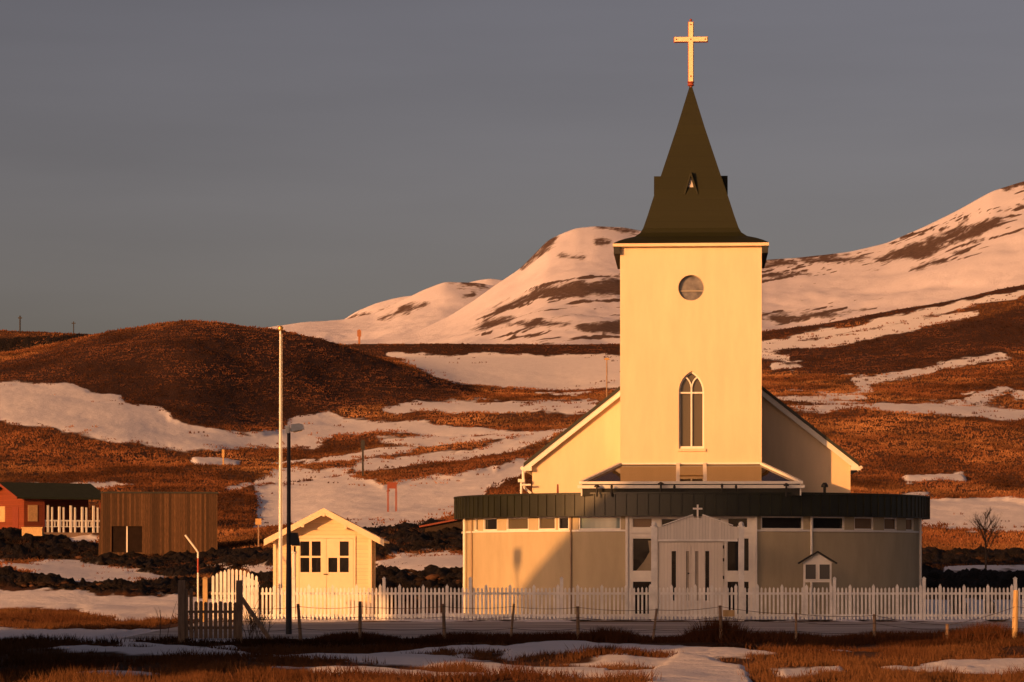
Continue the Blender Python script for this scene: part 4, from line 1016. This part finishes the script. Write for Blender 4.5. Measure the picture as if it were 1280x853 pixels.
for zq in (0.35, 0.65, 0.92):
    pts = [Vector((wx(299), 73.6, zq))]
    for p, yt in wp: pts.append(Vector((wx(p, 75.2), 75.14, zq*min(1, (wz(yt, 75.2)-0.03)/0.92))))
    fine = []
    for a, b in zip(pts[:-1], pts[1:]):
        for k in range(6): t_ = k/6; q_ = a.lerp(b, t_); q_.z -= 0.05*4*t_*(1-t_); fine.append(q_)
    fine.append(pts[-1])
    MB().tube(fine, 0.006, 4).build('wire', M['wire'], wf_)
o = MB().box(-0.15, 0.15, -0.02, 0.02, 0, 0.17).build('plate', M['paleplank']); o.location = (wx(911, 75), 75.0, wz(771, 75)); o.name = 'small_sign'
tag(o, 'small pale orange plate on the wire fence in front of the lych gate', 'sign')

# ------------------------------------------------------------------ unseen hall, shaped so its hipped roof throws the long shadow over the church front
SA = R(SUN_AZ); sdx, sdy = math.sin(SA), math.cos(SA)       # along the light
pxv, pyv = math.cos(SA), -math.sin(SA)                      # across the light, to the right
tanE = math.tan(R(SUN_EL))
EY0 = (-12.6, 43.9)                                         # right hand end of the ridge line
Lh = 28.3
hall = empty('shadow_hall', (EY0[0], EY0[1], 0), -SA, 'large beige hall with a hipped roof, unseen at left, shaped to shade the church front', 'building')
HE, HR, HH = 8.4, 13.8, 4.5
MB().box(-Lh+0.4, -0.4, -HH+0.4, HH-0.4, -0.3, HE).build('wall', M['hallwall'], hall)
HRT = 10.4
rv = [(-Lh,-HH,HE+0.003),(0,-HH,HE+0.003),(0,HH,HE+0.003),(-Lh,HH,HE+0.003),(-Lh+5.4,0,HR),(-4.0,0,HR)]
MB().add(rv, [(0,1,5,4),(1,2,5),(2,3,4,5),(3,0,4),(0,3,2,1)]).build('roof', M['roofing'], hall)
for k in range(6):
    for yy, s in ((-HH+0.4, -1), (HH-0.4, 1)):
        x = -Lh+2.6+k*4.3
        w_ = MB().box(x, x+1.8, yy, yy+s*0.05, 1.0, 2.5).build('window', M['trim'], hall)
        MB().box(x+0.1, x+1.7, yy+s*0.053, yy+s*0.06, 1.1, 2.4).build('pane', M['glass'], w_)

# ------------------------------------------------------------------ grass, stones, shrubs
def soup(name, V, Fc, C, material, parent=None):
    me = bpy.data.meshes.new(name); V = V.reshape(-1, 3).astype(np.float32); Fc = Fc.astype(np.int32)
    me.vertices.add(len(V)); me.vertices.foreach_set('co', V.ravel())
    me.loops.add(Fc.size); me.loops.foreach_set('vertex_index', Fc.ravel())
    me.polygons.add(len(Fc)); me.polygons.foreach_set('loop_start', np.arange(0, Fc.size, 3, dtype=np.int32))
    me.update(calc_edges=True)
    a = me.attributes.new('tone', 'FLOAT_COLOR', 'POINT')
    a.data.foreach_set('color', np.concatenate([C, np.ones((len(C), 1))], 1).astype(np.float32).ravel())
    me.materials.append(material)
    o = bpy.data.objects.new(name, me); col.objects.link(o)
    if parent: o.parent = parent
    return o
gm = bpy.data.materials.new('dry_grass_blades'); gm.use_nodes = True; b = gm.node_tree.nodes['Principled BSDF']
a = gm.node_tree.nodes.new('ShaderNodeAttribute'); a.attribute_name = 'tone'; gm.node_tree.links.new(a.outputs['Color'], b.inputs['Base Color'])
b.inputs['Roughness'].default_value = 0.85; b.inputs['Specular IOR Level'].default_value = 0.1

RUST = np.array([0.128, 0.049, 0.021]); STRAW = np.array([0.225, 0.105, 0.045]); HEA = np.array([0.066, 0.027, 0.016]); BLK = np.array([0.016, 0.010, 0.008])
def tufts(X, Y, Z, H, W, C, nb, lean=0.35, spread=0.12):
    n = len(X)
    Xr = np.repeat(X, nb) + RNG.normal(0, 1, n*nb)*np.repeat(spread, nb) if np.ndim(spread) else np.repeat(X, nb)+RNG.normal(0, spread, n*nb)
    Yr_ = np.repeat(Y, nb) + RNG.normal(0, 0.12, n*nb)
    Zr = np.repeat(Z, nb) - 0.03; Hr = np.repeat(H, nb)*RNG.uniform(0.55, 1.15, n*nb); Wr = np.repeat(W, nb)*RNG.uniform(0.6, 1.3, n*nb)
    ang = RNG.uniform(-0.5, 0.5, n*nb); lx_ = RNG.normal(0, lean, n*nb)*Hr; ly2 = RNG.normal(0, lean, n*nb)*Hr
    cx, sy = np.cos(ang)*Wr/2, np.sin(ang)*Wr/2
    V = np.stack([np.stack([Xr-cx, Yr_-sy, Zr], -1), np.stack([Xr+cx, Yr_+sy, Zr], -1), np.stack([Xr+lx_, Yr_+ly2, Zr+Hr], -1)], 1)
    Cc = np.repeat(C, nb, 0)*RNG.uniform(0.8, 1.18, (n*nb, 1)); Cv = np.repeat(np.clip(Cc, 0, 1), 3, 0)
    Fc = np.arange(n*nb*3).reshape(-1, 3)
    return V, Fc, Cv
# --- foreground
n = 18000
Y = RNG.uniform(44, 76.5, n); X = (RNG.uniform(-160, 1500, n)-640)/F*Y
left = RNG.uniform(0, 1, n) < 0.25
Y = np.where(left, RNG.uniform(76, 122, n), Y); X = np.where(left, (RNG.uniform(-60, 240, n)-640)/F*Y, X)
s, r_, h_ = marks(X, Y)
cl = vnoise(X/1.1, Y/1.6, 91) + 0.5*vnoise(X/0.35, Y/0.4, 92)
row = screen(X, Y, np.zeros_like(X))[1]
keep = (s + 4*vnoise(X/1.5, Y/1.5, 55) < -0.3) & (r_ < 0) & (cl > -0.08) & ~((Y > 77) & (X > -11.5)) & ~((np.abs(Y-73.5) < 0.4) & (X > wx(225)) & (X < wx(302)))
X, Y, cl = X[keep], Y[keep], cl[keep]
Z = ground_z(X, Y)
tall = np.clip(0.2+1.6*cl, 0.15, 1.3)
fr_ = sstep(60, 52, Y) if False else np.clip((60-Y)/8, 0, 1)
H = (0.12 + 0.14*tall + 0.13*fr_*tall)
mixc = np.clip(0.5+1.6*vnoise(X/2.5, Y/4, 41), 0, 1)[:, None]
C = (RUST*(1-mixc)+STRAW*mixc)*0.52
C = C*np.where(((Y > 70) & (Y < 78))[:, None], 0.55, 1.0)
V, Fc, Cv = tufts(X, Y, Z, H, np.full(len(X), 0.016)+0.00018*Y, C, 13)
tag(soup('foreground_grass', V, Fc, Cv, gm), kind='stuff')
# --- tussocks along the wire fence
X = RNG.uniform(wx(300, 75), wx(1330, 75), 1500); Y = 75.7+RNG.normal(0, 0.45, 1500)
cl = vnoise(X/1.4, X*0+3.3, 7); k = cl > -0.22; X, Y, cl = X[k], Y[k], cl[k]
extra = np.exp(-((X-wx(900, 75))/0.55)**2)*0.45 + np.exp(-((X-wx(765, 75))/0.5)**2)*0.22+np.exp(-((X-wx(1240, 75))/0.8)**2)*0.2
V, Fc, Cv = tufts(X, Y, np.zeros(len(X)), 0.16+0.3*(cl+.22)+extra, np.full(len(X), 0.03), np.repeat((RUST*0.6)[None], len(X), 0), 16, 0.4)
tag(soup('fence_line_grass', V, Fc, Cv, gm), kind='stuff')
# --- hillside grass and heather
n = 185000
pxr = RNG.uniform(-230, 1640, n); u = RNG.uniform(0, 1, n)
Y = 142*np.exp(u*math.log(725/142)); X = (pxr-640)/F*Y
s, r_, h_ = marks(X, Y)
nz = 3*fbm(X/3, Y/5, 60, 3)
keep = (s + nz + RNG.normal(0, 2.2, n) < -0.8) | ((RNG.uniform(0, 1, n) < 0.012) & (s < 14))
bld = ((X > b0-0.5) & (X < b1+0.5) & (Y > BY-1.0) & (Y < BY+8)) | ((Y > 225) & (Y < 252) & (X < hx(125, 240)) & (X > hx(-60, 240))) | ((Y < 152) & (X > -9))
keep &= ~bld
X, Y, r_, h_, s = X[keep], Y[keep], r_[keep], h_[keep], s[keep]
Z = ground_z(X, Y)
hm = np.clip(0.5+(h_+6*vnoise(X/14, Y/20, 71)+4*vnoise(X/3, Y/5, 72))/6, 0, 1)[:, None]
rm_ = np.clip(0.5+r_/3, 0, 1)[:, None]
mx2 = np.clip(0.22+1.5*fbm(X/14, Y/22, 43, 4, 0.6), 0, 1)[:, None]
C = (RUST*(1-mx2)+STRAW*mx2)
fl_ = (RNG.uniform(0, 1, len(X)) < 0.10)[:, None]
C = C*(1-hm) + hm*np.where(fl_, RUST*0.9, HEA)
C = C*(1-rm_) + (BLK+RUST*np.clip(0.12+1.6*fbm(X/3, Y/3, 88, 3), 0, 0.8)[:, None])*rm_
C = C*np.clip(0.95+1.3*fbm(X/9, Y/20, 44, 4, 0.65)[:, None], 0.35, 1.5)
H = (0.12+0.00042*Y)*RNG.uniform(0.6, 1.4, len(X))*(1-0.35*hm[:, 0]); W_ = 0.04+Y*0.00042
V, Fc, Cv = tufts(X, Y, Z, H, W_, C, 4, 0.45, 0.10+0.0006*Y)
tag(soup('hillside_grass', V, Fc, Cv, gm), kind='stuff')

# --- lava stones
bmr = []
import bmesh
for k in range(5):
    bm = bmesh.new(); bmesh.ops.create_icosphere(bm, subdivisions=1, radius=1)
    for v in bm.verts:
        d = 0.75 + 0.5*random.random(); v.co = v.co*d
    bm.verts.ensure_lookup_table(); bmr.append((np.array([v.co[:] for v in bm.verts]), np.array([[q.index for q in f.verts] for f in bm.faces]))); bm.free()
n = 40000
Y = RNG.uniform(104, 215, n); X = (RNG.uniform(-90, 1370, n)-640)/F*Y
s, r_, h_ = marks(X, Y)
kp = (r_ > -0.5) & (s < 0) & ~((Y < 152) & (X > -12) & (X < 14.5) & (Y < 128)) & ~((X > b0-0.3) & (X < b1+0.3) & (Y > BY-0.6) & (Y < BY+8))
X, Y = X[kp][:7000], Y[kp][:7000]; Z = ground_z(X, Y)
Vs = []; Fs = []; off = 0; Cs = []
for i in range(len(X)):
    bv, bf = bmr[i % 5]; sz = random.uniform(0.06, 0.20)*random.choice([1, 1, 1, 1.7]); a = random.uniform(0, 6.28)
    ca, sa = math.cos(a), math.sin(a)
    q = bv*np.array([sz*1.25, sz, sz*0.5]); q = np.stack([q[:, 0]*ca-q[:, 1]*sa, q[:, 0]*sa+q[:, 1]*ca, q[:, 2]], 1)+np.array([X[i], Y[i], Z[i]+sz*0.25])
    Vs.append(q); Fs.append(bf+off); off += len(bv)
    Cs.append(np.tile((np.array([0.014, 0.008, 0.005]) if random.random() < 0.72 else np.array([0.05, 0.024, 0.013]))*random.uniform(0.4, 1.8), (len(bv), 1)))
tag(soup('lava_stones', np.concatenate(Vs), np.concatenate(Fs), np.concatenate(Cs), gm), kind='stuff')

# --- two lava boulders standing in the snow behind the right end of the fence
for (p, Y_, w_, h_b, sd_, lab) in ((1199, 108, 0.42, 0.62, 1, 'dark arched lava boulder in the snow behind the fence, left of two'), (1237, 110, 0.30, 0.66, 2, 'narrower dark lava boulder in the snow behind the fence, right of two')):
    bv, bf = bmr[sd_]; m = MB(); q = bv*np.array([w_, 0.35, h_b])
    m.add([tuple(v) for v in q], [tuple(f) for f in bf]); o = m.build('lava_boulder', M['dark']); o.location = (hx(p, Y_), Y_, 0.25); tag(o, lab, 'boulder', 'lava boulders behind the fence')
# --- bare birch and twiggy bushes
def twigs(name, base, height, levels, n0, spread, r0, label, cat, trunk=True, seed=3, group=None):
    rnd = random.Random(seed); root = empty(name, base, 0, label, cat, group)
    tm = MB(); cm = MB()
    def grow(p, d, ln, r_, lv, mb):
        q = p + d*ln*0.5 + Vector((rnd.gauss(0, .05), rnd.gauss(0, .05), 0))*ln; e = q + (d+Vector((rnd.gauss(0, .15), rnd.gauss(0, .15), 0.05))).normalized()*ln*0.5
        mb.tube([p, q, e], [r_, r_*.75, r_*.5], 5)
        if lv > 0:
            for k in range(rnd.randint(2, 4)):
                t_ = rnd.uniform(0.35, 1.0); s0 = p.lerp(q, t_*2) if t_ < .5 else q.lerp(e, (t_-.5)*2)
                dd = (d*0.8 + Vector((rnd.gauss(0, spread), rnd.gauss(0, spread), rnd.uniform(0.0, .35)))).normalized()
                grow(s0, dd, ln*rnd.uniform(.5, .75), max(r_*.5, 0.006), lv-1, cm)
    if trunk:
        tm.tube([(0, 0, -0.2), (0.02, 0, height*0.35), (-0.03, 0, height*0.7), (0, 0, height)], [r0, r0*.8, r0*.5, r0*.2], 7)
        for k in range(n0):
            z = height*rnd.uniform(.25, .95); a = rnd.uniform(0, 6.28)
            grow(Vector((0, 0, z)), Vector((math.cos(a)*spread*1.2, math.sin(a)*spread*1.2, .75)).normalized(), height*.38*(1.25-z/height), r0*.35, levels, cm)
    else:
        for k in range(n0):
            a = rnd.uniform(0, 6.28); grow(Vector((rnd.gauss(0, .12), rnd.gauss(0, .12), -0.03)), Vector((math.cos(a)*.25, math.sin(a)*.25, 1)).normalized(), height*rnd.uniform(.6, 1), r0, levels, tm)
    if cm.v and trunk: cm.build('crown', M['bark'], root); tm.build('trunk', M['bark'], root)
    else:
        for q in (cm,):
            n_ = len(tm.v); tm.v += q.v; tm.f += [tuple(i+n_ for i in f) for f in q.f]
        tm.build('stems', M['bark'], root)
    return root
by = 146.0; g = on_ground(1232, by)
twigs('bare_tree', g, hz(640, by)-g[2], 2, 22, .42, 0.06, 'small leafless birch standing in front of the snow strip at far right', 'tree', seed=5)
for (p, Y_, h, nn, lab, sd_) in ((203, 74.5, 1.15, 2, 'single bare upright twig left of the brown gate', 4), (312, 75.5, .8, 7, 'bare twiggy bush at the foot of the gate brace', 6), (331, 75.8, .65, 6, 'bare twiggy bush just left of the lamp post base', 8), (237, 75.0, 0.6, 5, 'bare twigs behind the pales of the brown gate', 9)):
    twigs('bare_shrub', (wx(p, Y_), Y_, 0), h, 2 if nn > 3 else 1, nn, .3, 0.012, lab, 'shrub', trunk=False, seed=sd_, group='bare shrubs by the field gate')
